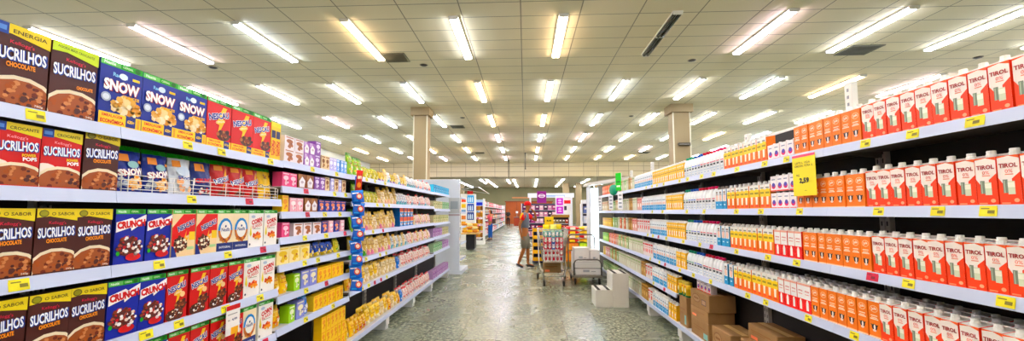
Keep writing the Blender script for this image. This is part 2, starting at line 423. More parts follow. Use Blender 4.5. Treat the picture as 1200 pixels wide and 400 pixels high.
# ================================================================== PRODUCTS
GREEN = '35A02E'
def box_body(w, h, d, side, front, topc=None):
    mb = MB(); mb.box(-w/2, w/2, -d/2, d/2, 0, h, M(side))
    # glued top flap edges
    mb.box(-w/2+.002, w/2-.002, -.001, .001, h, h+.0008, M(side))
    a = Art(mb, w, h, -d/2)
    a.rect(0, 0, 1, 1, front)
    return mb, a
def green_top(a, z=.91, c=GREEN):
    a.rect(0, z, 1, 1, c); a.rect(.0, z+.01, .45, .99, '7CC576'); a.text('Nestlé', .2, z+.045, .26, .045, 'FFFFFF', bold=.015); a.ell(.86, z+.045, .07, .04, '1D6B2A')
    a.text('CEREAL', .62, z+.045, .25, .035, 'D9F0C8')
def d_choc(base='4A1A12', band='E8D21A', txt='O SABOR', blue=False, pops=False, lime=False):
    def f(a):
        z = .86
        if pops:
            a.ell(.12, .3, .3, .12, 'F0E6DC')
        a.ell(.55, .13, .64, .26, 'EADFC6'); a.ell(.55, .125, .58, .215, '9C5A3C')
        a.clumps(.55, .14, .48, .16, 44 if not pops else 26, ['6B2F1E', 'A55A34', 'C98A62', '54231A'], .06, 5)
        a.rect(0, 0, 1, .03, base)
        a.poly([(0, z), (.3, z+.02), (.6, z-.01), (1, z-.05), (1, 1), (0, 1)], band if not lime else 'C9DC1E')
        if blue: a.rect(0, .86, .26, 1, '1E3F8F'); a.rect(.03, .9, .22, .96, '5E86C8'); a.text(txt, .63, .92, .6, .05, '5A4A12')
        elif lime: a.text('AGORA MAIS CROCANTE', .5, .93, .8, .035, '5E7A14', rot=-3); 
        else:
            a.ell(.16, .925, .12, .055, '6E6A22'); a.ell(.16, .925, .09, .04, '9C9636'); a.text(txt, .63, .92, .58, .05, '6b5a10')
        a.text("Kellogg's", .5, .775, .42, .06, 'E0485C' if base != 'C81420' else 'FFB0B8', rot=-2, bold=.0)
        a.text('SUCRILHOS', .505, .635, .93, .17, '1A3C8C', rot=3, bold=.09)
        a.text('SUCRILHOS', .49, .64, .9, .155, 'F4F8FF', rot=3, bold=.03)
        if pops: a.text('POWER', .76, .51, .3, .05, 'F2D21A', rot=4, bold=.04); a.text('POPS', .78, .45, .3, .06, 'FFFFFF', rot=4, bold=.04)
        else: a.text('CHOCOLATE', .5 if not lime else .72, .51 if not lime else .44, .5 if not lime else .36, .065 if not lime else .05, 'F09A1A', rot=3, bold=.05)
        if not pops: a.text('240g' if not blue else '780g', .86, .05, .16, .035, 'E8D8C8')
    return f
def d_snow(a):
    green_top(a)
    a.text('Radical', .45, .8, .34, .06, '8FC4EA', rot=0, bold=.03); a.ell(.52, .8, .1, .05, 'DDEBF6'); a.rect(.74, .78, .92, .82, 'E9C81E')
    a.ell(.62, .33, .32, .12, 'E8C488'); a.clumps(.62, .34, .34, .14, 44, ['F2D9A6', 'E5B56E', 'F8E8C8', 'D99A50'], .075, 3)
    a.ell(.14, .43, .11, .07, 'A9B6C8'); a.ell(.14, .43, .075, .045, 'DDE4EE')
    a.text('SNOW', .5, .62, .86, .19, '9C1830', rot=0, bold=.1); a.text('SNOW', .49, .625, .84, .175, 'FFFFFF', bold=.05)
    a.text('FLAKES', .72, .49, .4, .05, 'F2C21A', bold=.04)
    a.rect(0, 0, 1, .2, 'F4D010'); a.rect(.62, .03, .86, .2, '1A2A78')
    a.text('EMBALAGEM', .3, .155, .46, .045, 'C83A1C', bold=.02); a.text('ECONÔMICA', .31, .075, .54, .07, 'C8281C', bold=.04); a.text('620g', .74, .11, .17, .07, 'F4D010', bold=.03)
    a.rect(.9, .03, .96, .18, 'E0A818')
def d_choccer(big):
    def f(a):
        green_top(a, c='2F8F2C')
        a.poly([(.62,.98-.12),(.8,.86),(.62,.62),(.74,.6),(.42,.22),(.5,.48),(.36,.5)], 'F2C81A')
        a.ell(.68, .28, .28, .11, '5A2A1A'); a.clumps(.7, .3, .26, .13, 26, ['5A2414', '7C3A20', 'B5704A', '401810'], .07, 9)
        a.text('NESCAU', .47, .66, .86, .14, 'FFFFFF', rot=14, bold=.1); a.text('NESCAU', .47, .66, .84, .125, '1A2C86', rot=14, bold=.04)
        a.text('CEREAL', .52, .55, .4, .045, 'FFF0D0', rot=14, bold=.02)
        if big:
            a.rect(0, 0, 1, .17, 'F4D010'); a.rect(.7, .02, .93, .17, '1A2A78'); a.text('ECONÔMICA', .34, .07, .56, .06, 'C8281C', bold=.03); a.text('EMBALAGEM', .32, .13, .46, .035, 'C83A1C'); a.text('620g', .815, .1, .17, .06, 'F4D010')
        else:
            a.ell(.4, .1, .42, .13, '5A2A1A'); a.clumps(.38, .13, .36, .1, 34, ['5A2414', 'F2E2C2', '7C3A20', 'FFFFFF', '401810'], .06, 11)
            a.ell(.72, .5, .12, .06, 'F2D2A0')
    return f
def d_choccream(a):
    a.poly([(.0,0),(.0,.62),(.45,.9),(1,.9),(1,.52),(.55,.42),(.2,.1),(.12,0)], 'D81E1C'); a.poly([(0,0),(.25,0),(.1,.22),(0,.25)], '22307C')
    green_top(a)
    a.poly([(.6,.55),(.45,.3),(.56,.34),(.4,.1),(.7,.4),(.58,.4)], 'F2B81A'); a.rect(.72, .34, .98, .52, 'F2CE2A')
    a.ell(.36, .27, .29, .15, '4A2014'); a.clumps(.36, .27, .28, .16, 44, ['5A2414', 'FFF4E0', '6A301C', 'F6E8D0', '3C1610'], .06, 4)
    a.text('NESCAU', .56, .66, .76, .13, 'FFFFFF', rot=20, bold=.1); a.text('NESCAU', .56, .66, .74, .115, '24307C', rot=20, bold=.04)
    a.rect(.62, .14, .92, .2, 'B8D8A8')
def d_crunch(a):
    green_top(a)
    a.ell(.5, .3, .4, .17, '5E2A26'); a.clumps(.5, .3, .42, .2, 80, ['5A2418', 'F2E4DC', '84402C', 'A8584A', '3A1A3E', 'FFFFFF', '6E2C22', 'C43A3E'], .06, 2)
    a.ell(.62, .12, .26, .07, 'C43038')
    a.poly([(0,.58),(.48,.66),(.5,.6),(1,.78),(1,.9),(.6,.8),(.52,.84),(0,.76)], 'F6F2F4')
    a.text('CRUNCH', .5, .725, .95, .135, 'C8182C', rot=5, bold=.07)
    a.ell(.1, .2, .06, .04, '3FA03A')
def d_nesfit(a):
    a.rect(0, 0, 1, .2, '1E2E6E'); green_top(a)
    a.ell(.5, .5, .44, .3, '2F86C8'); a.poly([(.06,.5),(.94,.5),(.86,.33),(.66,.22),(.34,.22),(.14,.33)], 'C47A42')
    a.clumps(.5, .27, .34, .07, 24, ['B5602E', 'D99A58', '8C4420'], .05, 6)
    a.ell(.5, .52, .32, .215, 'F6F4EE'); a.text('Nesfit', .5, .52, .5, .09, '2A3C7C', bold=.02); a.ell(.5, .6, .05, .03, '2A3C7C')
    a.text('INTEGRAL', .5, .1, .7, .05, 'D8DCE8')
def d_corn(a):
    green_top(a)
    a.text('CORN', .54, .7, .72, .13, 'C8182C', rot=12, bold=.05); a.text('FLAKES', .56, .575, .66, .09, 'C8182C', rot=12, bold=.01)
    a.rect(.3, .49, .8, .5, '3A6E3A')
    a.clumps(.56, .3, .26, .1, 26, ['E8762A', 'F2A04A', 'D8501C', 'F8C070'], .075, 8)
    a.poly([(.06,.36),(.12,.6),(.2,.36),(.14,.28)], 'E8D84A'); a.ell(.09, .09, .05, .03, '3A4A5A'); a.ell(.26, .82, .14, .04, 'B8C8D8')
def d_bigred_spine(a):
    a.rect(0, 0, 1, .88, 'F0CE12'); a.rect(0, .88, 1, 1, 'E8E020'); a.rect(.1, .58, .9, .78, '2A2A5E')
    a.text('ECONÔMICA', .3, .32, 1.9, .14, 'C8401C', rot=90, bold=.03); a.text('EMBALAGEM', .7, .32, 1.7, .1, 'C8401C', rot=90)

# pillow bag
def bag_mesh(w, h, d, base, art=None, topc=None, botc=None, lean=0., nx=12, nz=12, gusset=False):
    mb = MB()
    def prof(t):      # half depth at height t (0..1)
        if gusset: return d/2*min(1, (1-t)*2.2)**.6 if t < 1 else 0
        return d/2*max(0., math.sin(PI*min(1, max(0, (t*.93+.06)))))**.55
    def ysurf(x, z):
        t = min(1, max(0, z/h)); q = min(1, abs(x)/(w/2))
        return -(prof(t)*(1-q**3)+.0015) + lean*z
    wob = random.Random(int(w*1000+h*777)+len(base))
    for iz in range(nz):
        z0 = h*iz/nz; z1 = h*(iz+1)/nz; t = (iz+.5)/nz
        c = M(topc if (topc and t > .88) else (botc if (botc and t < .3) else base), .3)
        for sgn in (1, -1):
            row = []
            for zz in (z0, z1):
                tt = zz/h; ww = 1-.05*math.sin(PI*tt)
                for ix in range(nx+1):
                    x = -w/2+w*ix/nx
                    y = ysurf(x, zz); 
                    y = y if sgn > 0 else 2*lean*zz - y
                    row.append((x*ww, y + .004*math.sin(ix*1.9+zz*60)*(1 if .1 < tt < .92 else .3), zz))
            fs = []
            for ix in range(nx):
                q = (ix, ix+1, nx+2+ix, nx+1+ix)
                fs.append(q if sgn > 0 else q[::-1])
            mb.add(row, fs, c, True)
    # crimped seal strips
    for zz, sg in ((h, 1),):
        vs = []; n = nx*2
        for ix in range(n+1):
            x = (-w/2+w*ix/n); vs += [(x, -.0015+lean*zz, zz), (x, -.0015+lean*zz+(.002 if ix % 2 else -.002), zz+.006)]
        mb.add(vs, [(2*i, 2*i+2, 2*i+3, 2*i+1) for i in range(n)]+[(2*i+1, 2*i+3, 2*i+2, 2*i) for i in range(n)], M(topc or base, .3))
    if art: art(Art(mb, w, h, 0, proj=lambda x, z: ysurf(x, z)-.004))
    return mb
def a_snowbag(a):
    a.rect(.12, .68, .42, .84, 'EE9A1E'); a.rect(.74, .66, .9, .72, 'EE9A1E'); a.ell(.55, .62, .2, .08, '9CC4C8')
    a.clumps(.6, .22, .26, .14, 20, ['F2C890', 'E59A4E', 'F8E0B8'], .09, 3); a.clumps(.18, .2, .14, .1, 10, ['B8C0CC', '8a94a8'], .07, 5)
    a.text('SNOW', .5, .45, .86, .17, '9C1830', rot=8, bold=.1); a.text('SNOW', .49, .455, .82, .15, 'FFFFFF', rot=8, bold=.05)
def a_whitebag(a):
    a.rect(.1, .7, .4, .86, 'EE9A1E'); a.ell(.5, .6, .3, .12, 'D6E2EE'); a.text('Moça', .56, .42, .6, .14, '22408C', rot=4, bold=.03); a.ell(.34, .34, .14, .1, 'E8B088'); a.clumps(.55,.16,.3,.07,14,['E8A878','F0C8A0'],.08,2)
def a_crunchbag(a):
    a.rect(.1, .66, .5, .86, 'EE9A1E'); a.poly([(.05,.46),(.95,.56),(.95,.36),(.05,.28)], 'F4EEF0'); a.text('CRUNCH', .5, .42, .84, .12, 'C8182C', rot=4, bold=.06); a.clumps(.5,.14,.36,.09,24,['5A2418','C43A3E','F2E4DC'],.07,4)
def a_choccbag(a):
    a.poly([(.7,.85),(.5,.55),(.6,.55),(.4,.12),(.8,.6),(.68,.6)], 'F2B81A'); a.text('NESCAU', .48, .5, .84, .16, 'FFFFFF', rot=18, bold=.1); a.text('NESCAU', .48, .5, .8, .14, '1A2C86', rot=18, bold=.03); a.rect(.1,.75,.5,.88,'EE9A1E'); a.clumps(.5,.14,.36,.08,18,['5A2414','8a4020'],.07,4)
def a_yellowbag(a):
    a.text('ChocoChips', .5, .42, .98, .14, 'FFF6D0', bold=.1); a.text('ChocoChips', .5, .42, .96, .12, '4A2A10', bold=.03); a.clumps(.5,.74,.3,.08,12,['B5801A','6A3A10'],.06,2); a.clumps(.5,.15,.36,.08,18,['C88A1A','7A4410'],.07,4)
def a_snack(c1, c2, c3, seed=1):
    def f(a):
        a.poly([(.08,.62),(.92,.7),(.92,.86),(.08,.8)], c1); a.rect(.2, .73, .8, .77, c2); a.clumps(.5, .32, .32, .18, 16, [c2, c3, 'F6EEDC', c1], .12, seed); a.rect(.1, .54, .6, .58, c2)
    return f

# cartons
def carton_mb(w, h, d, side, art, cap='F2F2EE', merged=False, slant=.012):
    mb = MB(); s = M(side)
    # body with a sloped top
    v = [(-w/2,-d/2,0),(w/2,-d/2,0),(w/2,d/2,0),(-w/2,d/2,0),(-w/2,-d/2,h-slant),(w/2,-d/2,h-slant),(w/2,d/2,h),(-w/2,d/2,h)]
    mb.add(v, [(3,2,1,0),(0,1,5,4),(1,2,6,5),(2,3,7,6),(3,0,4,7)], s); mb.add(v[4:], [(0,1,2,3)], M('F0ECE6'))
    mb.box(-w/2+.003, w/2-.003, d/2-.003, d/2-.001, h, h+.004, M('F0ECE6'))
    art(Art(mb, w, h-slant, -d/2))
    cb = mb if merged else MB()
    cz = h-slant*.8
    cb.lathe([(.0155, cz-.002), (.0155, cz+.009), (.0135, cz+.012), (.0135, cz+.022), (.012, cz+.024)], M(cap), 12, (0, -d*.12, 0), smooth=False)
    return mb, (None if merged else cb)
def t_white_orange(a):
    a.rect(0, 0, 1, 1, 'F5EDE6')
    a.poly([(0,0),(1,0),(1,.66),(.62,.53),(.62,.44),(.2,.44),(.0,.56)], 'F4601E'); a.poly([(0,.96),(.55,.99),(1,.93),(1,1),(0,1)], 'E8703A')
    a.rect(.2, .25, .42, .52, '7E8C78'); a.rect(.24, .25, .3, .5, 'B5BFA8'); a.rect(.42, .22, .74, .48, 'D9DEC6'); a.rect(.42, .36, .74, .46, 'F4F4E4')
    a.text('TIROL', .5, .8, .86, .09, '9C1630', bold=.03); a.text('0%', .52, .685, .34, .07, 'E05A4A', bold=0.); a.rect(.34, .61, .72, .63, 'E89A88')
    a.ell(.78, .1, .12, .04, 'F8B090'); a.rect(.1, .03, .5, .06, 'F8A080')
def t_orange_cow(a):
    a.rect(0, 0, 1, 1, 'EE8A40'); a.ell(.5, .8, .36, .1, 'F8C8A0'); a.ell(.5, .8, .3, .078, 'EE8A40')
    a.text('Jola', .5, .8, .44, .1, 'FFF2E2', rot=8, bold=.03)
    a.rect(.2, .6, .8, .625, 'FFE8D0'); a.rect(.14, .5, .86, .53, 'FFE8D0'); a.rect(.24, .545, .76, .565, 'FFE8D0'); a.rect(0, .0, 1, .04, 'F8D0B0')
    a.poly([(.14,.37),(.34,.35),(.3,.3)], '3A2E30'); a.poly([(.86,.37),(.66,.35),(.7,.3)], '3A2E30'); a.ell(.5, .29, .25, .085, '2E2628'); a.ell(.52, .29, .09, .075, 'F2E8E0'); a.ell(.5, .2, .16, .035, 'EED8CC')
def t_yellow_orange(a):
    a.rect(0, 0, 1, 1, 'F08A1E'); a.rect(0, .78, 1, 1, 'EDEBE2'); a.rect(.2, .84, .8, .9, '8C8A88'); a.poly([(0,.5),(1,.5),(1,.8),(.5,.84),(0,.78)], 'F3D51B')
    a.rect(.14, .62, .86, .7, 'A89414'); a.poly([(.3,.18),(.62,.18),(.7,.5),(.28,.5)], 'FBF3DC'); a.ell(.5, .12, .4, .05, 'F26A1A')
def t_red_bottle(a):
    a.rect(0, 0, 1, 1, 'F4F0EE'); a.rect(0, 0, 1, .46, 'E8401E'); a.poly([(.3,.08),(.66,.08),(.66,.34),(.56,.44),(.4,.44),(.3,.34)], 'FBF6F0'); a.text('mu', .5, .74, .6, .05, 'C8283A'); a.rect(.2, .62, .8, .64, 'D86A6A'); a.rect(0, .93, 1, 1, 'E8B0A0')
def t_blue_white(a):
    a.rect(0, 0, 1, 1, 'E9EEF0'); a.rect(0, 0, 1, .4, '1F93C4'); a.rect(.2, .7, .8, .78, '6A7C90'); a.ell(.5, .52, .26, .1, 'E8A88C'); a.rect(.3, .2, .7, .26, 'D6EEF6')
def t_blue_fig(a):
    t_blue_white(a); a.ell(.5, .6, .3, .16, 'F0C8B8'); a.ell(.5, .85, .3, .05, '8A7468')
def t_yellow_plain(a):
    a.rect(0, 0, 1, 1, 'F6C612'); a.rect(.1, .8, .9, .86, 'E8E4C8'); a.poly([(.25,.14),(.6,.14),(.68,.46),(.22,.46)], 'FBF6E6'); a.ell(.75, .3, .14, .1, 'E8821E'); a.rect(.1, .6, .9, .66, 'B08A10')
def t_short(a):
    a.rect(0, 0, 1, 1, 'F6EEF0'); a.ell(.5, .34, .34, .18, 'D83A6A'); a.ell(.5, .42, .26, .14, '5A4CA8'); a.rect(.2, .74, .8, .8, '8A8CA8'); a.rect(0, 0, 1, .08, 'E85A4A')
def t_powder(base, c1, c2):
    def f(a):
        a.rect(0, 0, 1, 1, base); a.rect(0, .78, 1, .9, c1); a.ell(.5, .4, .3, .16, c2); a.rect(.15, .62, .85, .67, c1)
    return f
def bottle_mb(cap, lab):
    mb = MB(); w = M('F0F4F6', .3)
    sec = [(.031,0),(.034,.006),(.034,.125),(.033,.14),(.026,.165),(.015,.183),(.014,.192)]
    def sq(r, z): return [(r*(abs(math.cos(t))**.6)*(1 if math.cos(t) >= 0 else -1), r*(abs(math.sin(t))**.6)*(1 if math.sin(t) >= 0 else -1), z) for t in [2*PI*i/16 for i in range(16)]]
    mb.loft([sq(r, z) for r, z in sec], w, True)
    mb.lathe([(.017,.188),(.017,.21),(.015,.212)], M(cap), 12)
    a = Art(mb, .056, .14, -.0346)
    a.rect(0, .68, 1, .74, lab); a.rect(.1, .5, .9, .62, '3C4250'); a.rect(0, .3, 1, .36, 'C8D4E4'); a.rect(.2, .12, .8, .2, 'B8C8DC')
    return mb

# --- product type registry: (root mesh obj, [(child name, obj)], w, h, d)
PT = {}
def reg(key, name, cat, desc, mb, w, h, d, child=None, group=None):
    body = mb.build(name, link=False)
    ch = [(child[0], child[1].build(child[0], link=False))] if child else []
    PT[key] = dict(name=name, cat=cat, desc=desc, o=body, ch=ch, w=w, h=h, d=d, group=group or desc)
def reg_box(key, desc, w, h, d, side, front, art, cat='cereal box', name='cereal_box'):
    mb, a = box_body(w, h, d, side, front); art(a); reg(key, name, cat, desc, mb, w, h, d)
def reg_carton(key, desc, w, h, d, side, art, cap='F2F2EE'):
    mb, cb = carton_mb(w, h, d, side, art, cap); reg(key, 'milk_carton', 'milk carton', desc, mb, w, h+.014, d, ('cap', cb))
    mb, cb = carton_mb(w, h, d, side, art, cap, True); reg(key+'_far', 'milk_carton', 'milk carton', desc, mb, w, h+.014, d)
def reg_bag(key, desc, w, h, d, base, art=None, top=None, bot=None, lean=.12, cat='snack bag', name='snack_bag', nx=8, nz=10):
    reg(key, name, cat, desc, bag_mesh(w, h, d, base, art, top, bot, lean, nx, nz), w, h, d+abs(lean)*h)

reg_box('choc_blue', 'brown cereal box with blue-yellow top', .166, .275, .06, '3A140E', '4A1A12', d_choc(txt='ENERGIA', blue=True))
reg_box('choc_lime', 'brown cereal box with lime top', .166, .275, .06, '3A140E', '4A1A12', d_choc(lime=True))
reg_box('pops', 'red cereal box with yellow top', .14, .215, .05, '8C1018', 'C81420', d_choc(base='C81420', txt='CROCANTE', blue=True, pops=True))
reg_box('choc_s', 'brown cereal box with yellow top', .14, .235, .055, '3A140E', '4A1A12', d_choc())
reg_box('snow', 'big blue cereal box with green top', .195, .275, .06, '1A2A78', '1B2F8A', d_snow)
reg_box('bigchoc', 'big red cereal box with yellow foot', .192, .275, .06, 'A81A1A', 'D01A1E', d_choccer(True))
reg_box('spine', 'narrow yellow edge of a cereal box', .055, .26, .18, 'D8B810', 'F0CE12', d_bigred_spine)
reg_box('crunch', 'blue cereal box with red-on-white banner', .14, .235, .055, '1A2470', '1C2A96', d_crunch)
reg_box('nesc', 'red cereal box with yellow bolt', .13, .235, .05, 'A81A1A', 'C81A1C', d_choccer(False))
reg_box('nescream', 'cream and red cereal box', .15, .235, .05, 'E8CFA0', 'F0D8B0', d_choccream)
reg_box('nesfit', 'cream cereal box with blue ring', .132, .235, .05, 'E8DCC0', 'F0E2C4', d_nesfit)
reg_box('corn', 'white corn flakes box', .15, .235, .05, 'E8E6DE', 'F4F2EC', d_corn)
for k, dsc, base, art in [('b_snow', 'leaning blue cereal bag', '1B2F8A', a_snowbag), ('b_white', 'leaning white cereal bag', 'E4EAF0', a_whitebag),
                          ('b_crunch', 'dark blue cereal bag with white banner', '1C2A70', a_crunchbag), ('b_choc', 'leaning red cereal bag', 'C8201C', a_choccbag), ('b_yel', 'bright yellow cereal bag', 'F2CC1A', a_yellowbag)]:
    reg_bag(k, dsc, .135, .205, .05, base, art, GREEN, None, .12, 'cereal bag', 'cereal_bag', 10, 12)

reg_carton('tirol', 'white and orange milk carton', .07, .19, .07, 'EE5A20', t_white_orange)
reg_carton('cow', 'plain orange milk carton', .066, .185, .066, 'E27C34', t_orange_cow)
reg_carton('yelor', 'yellow and orange milk carton', .066, .185, .066, 'E0801C', t_yellow_orange, 'D8D8D4')
reg_carton('redb', 'white carton with red lower half', .066, .185, .066, 'D84A2A', t_red_bottle)
reg_carton('blue', 'white and blue milk carton', .066, .185, .066, 'D8E0E4', t_blue_white)
reg_carton('bluef', 'blue carton with pink picture', .066, .185, .066, '2A86B4', t_blue_fig, '8A7C74')
reg_carton('yel', 'plain yellow milk carton', .066, .185, .066, 'E0B010', t_yellow_plain, 'E8E8E0')
for k, cap, lab in [('g', '1F9A78', '1F9A78'), ('b', '1E5CB8', '2A5CC8'), ('r', 'C81E4A', 'D82A5A'), ('m', 'D81E6A', 'C8386A')]:
    reg('bot_'+k, 'milk_bottle', 'milk bottle', {'g': 'white bottle with green cap', 'b': 'white bottle with blue cap', 'r': 'white bottle with red cap', 'm': 'white bottle with pink cap'}[k], bottle_mb(cap, lab), .07, .212, .07)
mb, a = box_body(.066, .105, .06, 'E8DCE0', 'F6EEF0'); t_short(a); mb.lathe([(.01,.105),(.01,.115),(.008,.117)], M('F4F4F4'), 8); reg('short', 'drink_carton', 'drink carton', 'short white and pink carton', mb, .066, .117, .06)
for k, dsc, base, c1, c2, w, h in [('p_cream', 'cream powder box', 'CFC09C', 'C87A5A', 'F4EEE0', .12, .2), ('p_pink', 'pale pink powder box', 'D8A89C', 'C85A5A', 'F6E8E0', .12, .19), ('p_white', 'off-white powder box', 'D2CFBC', '9CB07C', 'D8DCC8', .13, .2),
                              ('p_green', 'pale green powder box', 'B4C89A', '5AA050', 'EEF4E0', .12, .19), ('p_yel', 'mustard yellow box', 'DDB82A', 'A87A14', 'F2DC6A', .1, .17), ('p_lime', 'bright lime green box', '9CCB2A', '4A8A1E', 'D8F08A', .1, .17),
                              ('p_red', 'red and white box', 'E8E0DC', 'CC2A22', 'D84A3A', .08, .19), ('p_brown', 'brown carton box', 'B08850', '7A5428', 'D8B880', .1, .2), ('p_or', 'orange powder box', 'D86A3C', 'F0B080', 'F6D8B8', .1, .19)]:
    reg_box(k, dsc, w, h, .08, base, base, t_powder(base, c1, c2), 'powder box', 'powder_box')
# small boxes, left sweets bay
def t_small(base, c1, c2, seed=1):
    def f(a):
        a.rect(0, 0, 1, 1, base); a.ell(.5, .62, .34, .16, c1); a.clumps(.52, .3, .26, .12, 6, [c2, c1], .13, seed); a.rect(.1, .86, .9, .93, c1)
    return f
def t_mug(base, c1):
    def f(a):
        a.rect(0, 0, 1, 1, base); a.rect(0, .66, .5, 1, c1); a.poly([(.2,.1),(.8,.1),(.9,.55),(.5,.85),(.12,.5)], 'F2F0F0'); a.ell(.52, .45, .2, .1, 'C8B8C0')
    return f
for k, dsc, base, c1, c2, w, h in [('s_pink', 'bright pink dessert box', 'E0608A', 'F6D0DC', 'B82A5A', .1, .105), ('s_pinkw', 'pink and white dessert box', 'F0B8C4', 'F8ECEE', 'D8406A', .09, .105), ('s_purp', 'purple dessert box', '8A5AA8', 'E8DCF0', '5A2A7C', .085, .11),
                              ('s_cream', 'cream dessert box', 'E8D2AC', '8C5A34', 'C88A4A', .075, .12), ('s_blue', 'light blue dessert box', '7AA8E0', 'E4EEFA', '3A5AB8', .06, .12), ('s_lil', 'lilac dessert box', 'B8B4E0', 'F0EEFA', '6A5AB0', .07, .12),
                              ('s_navy', 'dark blue dessert box', '2A3A94', 'E0906A', 'F0E0E0', .1, .1), ('s_yel', 'bright yellow dessert box', 'F6CE14', 'E8A010', 'C87A10', .075, .12), ('s_yelw', 'yellow and white dessert box', 'F6E6B0', 'E8C820', 'B86A3A', .15, .12),
                              ('s_green', 'green and white dessert box', 'A8D84A', 'F0F6D8', '3F8F2A', .08, .12), ('s_vio', 'violet and blue dessert box', '8A90D0', 'F0E8C8', '3A4AA0', .12, .13)]:
    reg_box(k, dsc, w, h, .07, base, base, t_small(base, c1, c2), 'dessert box', 'dessert_box')
reg_box('s_mug', 'brown box with white mug', .11, .11, .07, '7A4A2C', '8C5634', t_mug('8C5634', 'A8744A'), 'dessert box', 'dessert_box')
reg_box('s_mugw', 'white box with brown shape', .13, .095, .07, 'E4D8DC', 'EDE2E6', t_small('EDE2E6', 'A86A4A', '7A4028'), 'dessert box', 'dessert_box')
reg_box('s_mugp', 'purple box with white mug', .11, .095, .07, '8A5AA0', '9C6AB0', t_mug('9C6AB0', 'C8A8D4'), 'dessert box', 'dessert_box')
for k, dsc, base, c1, c2, top, bot, w, h in [
    ('k_green', 'green snack bag', '8CB82A', 'E8D83A', 'B8501E', '3F7A1E', None, .13, .215), ('k_ygreen', 'small yellow-green snack bag', 'C8B82E', 'F0E890', '5A7A1E', 'A8B83A', None, .1, .13),
    ('k_ypurp', 'yellow snack bag with purple foot', 'D8BE5A', 'F0E0A0', '8A5A2A', 'C8A03A', '9A7ABC', .115, .13), ('k_bluew', 'pale blue snack bag', 'D8DCD8', '6AA8C8', 'B86A4A', 'F0F0E8', '7AC0C8', .11, .15),
    ('k_pinkw', 'cream snack bag with pink print', 'E8D0C0', 'D86A7A', 'F4ECE4', 'F0E4D8', 'C8D8D8', .11, .15), ('k_gold', 'tall golden snack bag', 'C9A866', 'F0D890', '8C5A22', 'E0BC60', 'E8B8A0', .125, .215),
    ('k_goldg', 'golden snack bag with green foot', 'CDAE6A', 'F0DC9C', '8C5A22', 'E0C060', '4FA03A', .125, .215), ('k_goldp', 'golden snack bag with pink foot', 'D2B272', 'F2DCA0', '9A6428', 'E4C46C', 'E08AA8', .12, .205),
    ('k_yel', 'yellow bread packet', 'EDC83A', 'F8ECC0', 'B87A22', 'F2D030', 'D8C8A0', .15, .175), ('k_cream', 'cream bread packet', 'E4CFA0', 'F6ECD0', 'B8864A', 'ECC040', None, .125, .17),
    ('k_redw', 'red-topped white packet', 'EFE4DC', 'D8342A', 'E8A08A', 'D42A22', None, .115, .17), ('k_redy', 'red and yellow packet', 'E8B83A', 'C8281E', 'F6E4B0', 'E8C028', None, .1, .14),
    ('k_yall', 'bright yellow sweets packet', 'F4C714', 'F8E060', 'D8840E', 'F6D020', None, .11, .15), ('k_oran', 'yellow packet with orange fruit', 'F0C234', 'E87E1C', 'F6DC80', 'F2CE2E', None, .11, .15),
    ('k_bluey', 'dark blue sweets packet', '2A4AA8', 'F0D83A', '1A2A6A', '3A5AC0', 'B8A030', .11, .11), ('k_yellg', 'yellow packet with green print', 'EBD74A', '8CB82A', 'F6F0A0', 'E0E06A', None, .11, .12), ('k_blue', 'bright blue packet', '2A7ACB', 'E8F0F8', '1A4A9A', '3A90D8', None, .12, .15)]:
    reg_bag(k, dsc, w, h, .05, base, a_snack(c1, c2, c1), top, bot, .16)
mb, a = box_body(.16, .13, .1, '2A6AB0', '3A86C8'); a.rect(0,.55,1,1,'D8664A'); a.rect(0,.5,1,.56,'F0E4C8'); a.clumps(.5,.25,.4,.12,8,['F0F4F8','E8B040'],.1,2); reg('x_blue', 'snack_box', 'snack box', 'blue and orange snack box', mb, .16, .13, .1)
for k, dsc, base, c1, c2 in [('d_green', 'green and white pasta pack', 'A8C4A0', '3A9A5A', 'F0F0E8'), ('d_purp', 'purple and white pasta pack', 'B89AC0', '8A3A9A', 'F2ECF4'), ('d_cream', 'cream and green pasta pack', 'D8D0A8', '8A9A5A', 'F4F0DC'), ('d_blue', 'light blue pasta pack', '5AB4D8', '2A7AB0', 'E8F4FA')]:
    reg_box(k, dsc, .14, .15, .1, base, base, t_small(base, c1, c2), 'pasta pack', 'pasta_pack')
# can
mb = MB(); mb.lathe([(.036,0),(.038,.004),(.038,.02)], M('1E6A3A'), 16); mb.lathe([(.037,.02),(.037,.1)], M('F0C81A'), 16); mb.lathe([(.0372,.06),(.0372,.13)], M('F0C81A'), 16); mb.lathe([(.037,.13),(.037,.15),(.038,.152),(.038,.156),(.034,.158)], M('D8C070'), 16)
a = Art(mb, .044, .15, -.0395); a.ell(.5,.5,.5,.16,'F6E8B0'); a.rect(.1,.72,.9,.8,'C83A1E'); a.ell(.5,.24,.4,.08,'2F8A4A'); reg('can', 'powder_can', 'can', 'yellow and green tin can', mb, .078, .158, .078)

COUNT = {}
def place(side, key, y, z, x, shelfname, note='', jit=True, yaw=0, first_of=None):
    p = PT[key]; far = False
    if y > 4.6 and key+'_far' in PT: p = PT[key+'_far']
    o = p['o'].copy(); COL.objects.link(o)
    j = random.uniform(-1, 1) if jit else 0
    o.location = (side*x, y, z+.001); o.rotation_euler = (0, 0, (PI/2 if side < 0 else -PI/2)+math.radians(j*1.6)+yaw)
    if p['cat'] == 'snack bag':
        o.rotation_euler[2] += math.radians(random.uniform(-5, 5)); q_ = random.uniform(.9, 1.06); o.scale = (random.uniform(.93, .98), random.uniform(.85, 1.), q_)
    for nme, c in p['ch']:
        q = c.copy(); COL.objects.link(q); q.parent = o
    kk = (key, shelfname, note); COUNT[kk] = COUNT.get(kk, 0)+1
    lab = f"{p['desc']}, {shelfname}, {ordi(COUNT[kk])} from camera" + (f', {note}' if note else '')
    tag(o, lab, p['cat'], (p['group']+'s on '+shelfname))
    return o
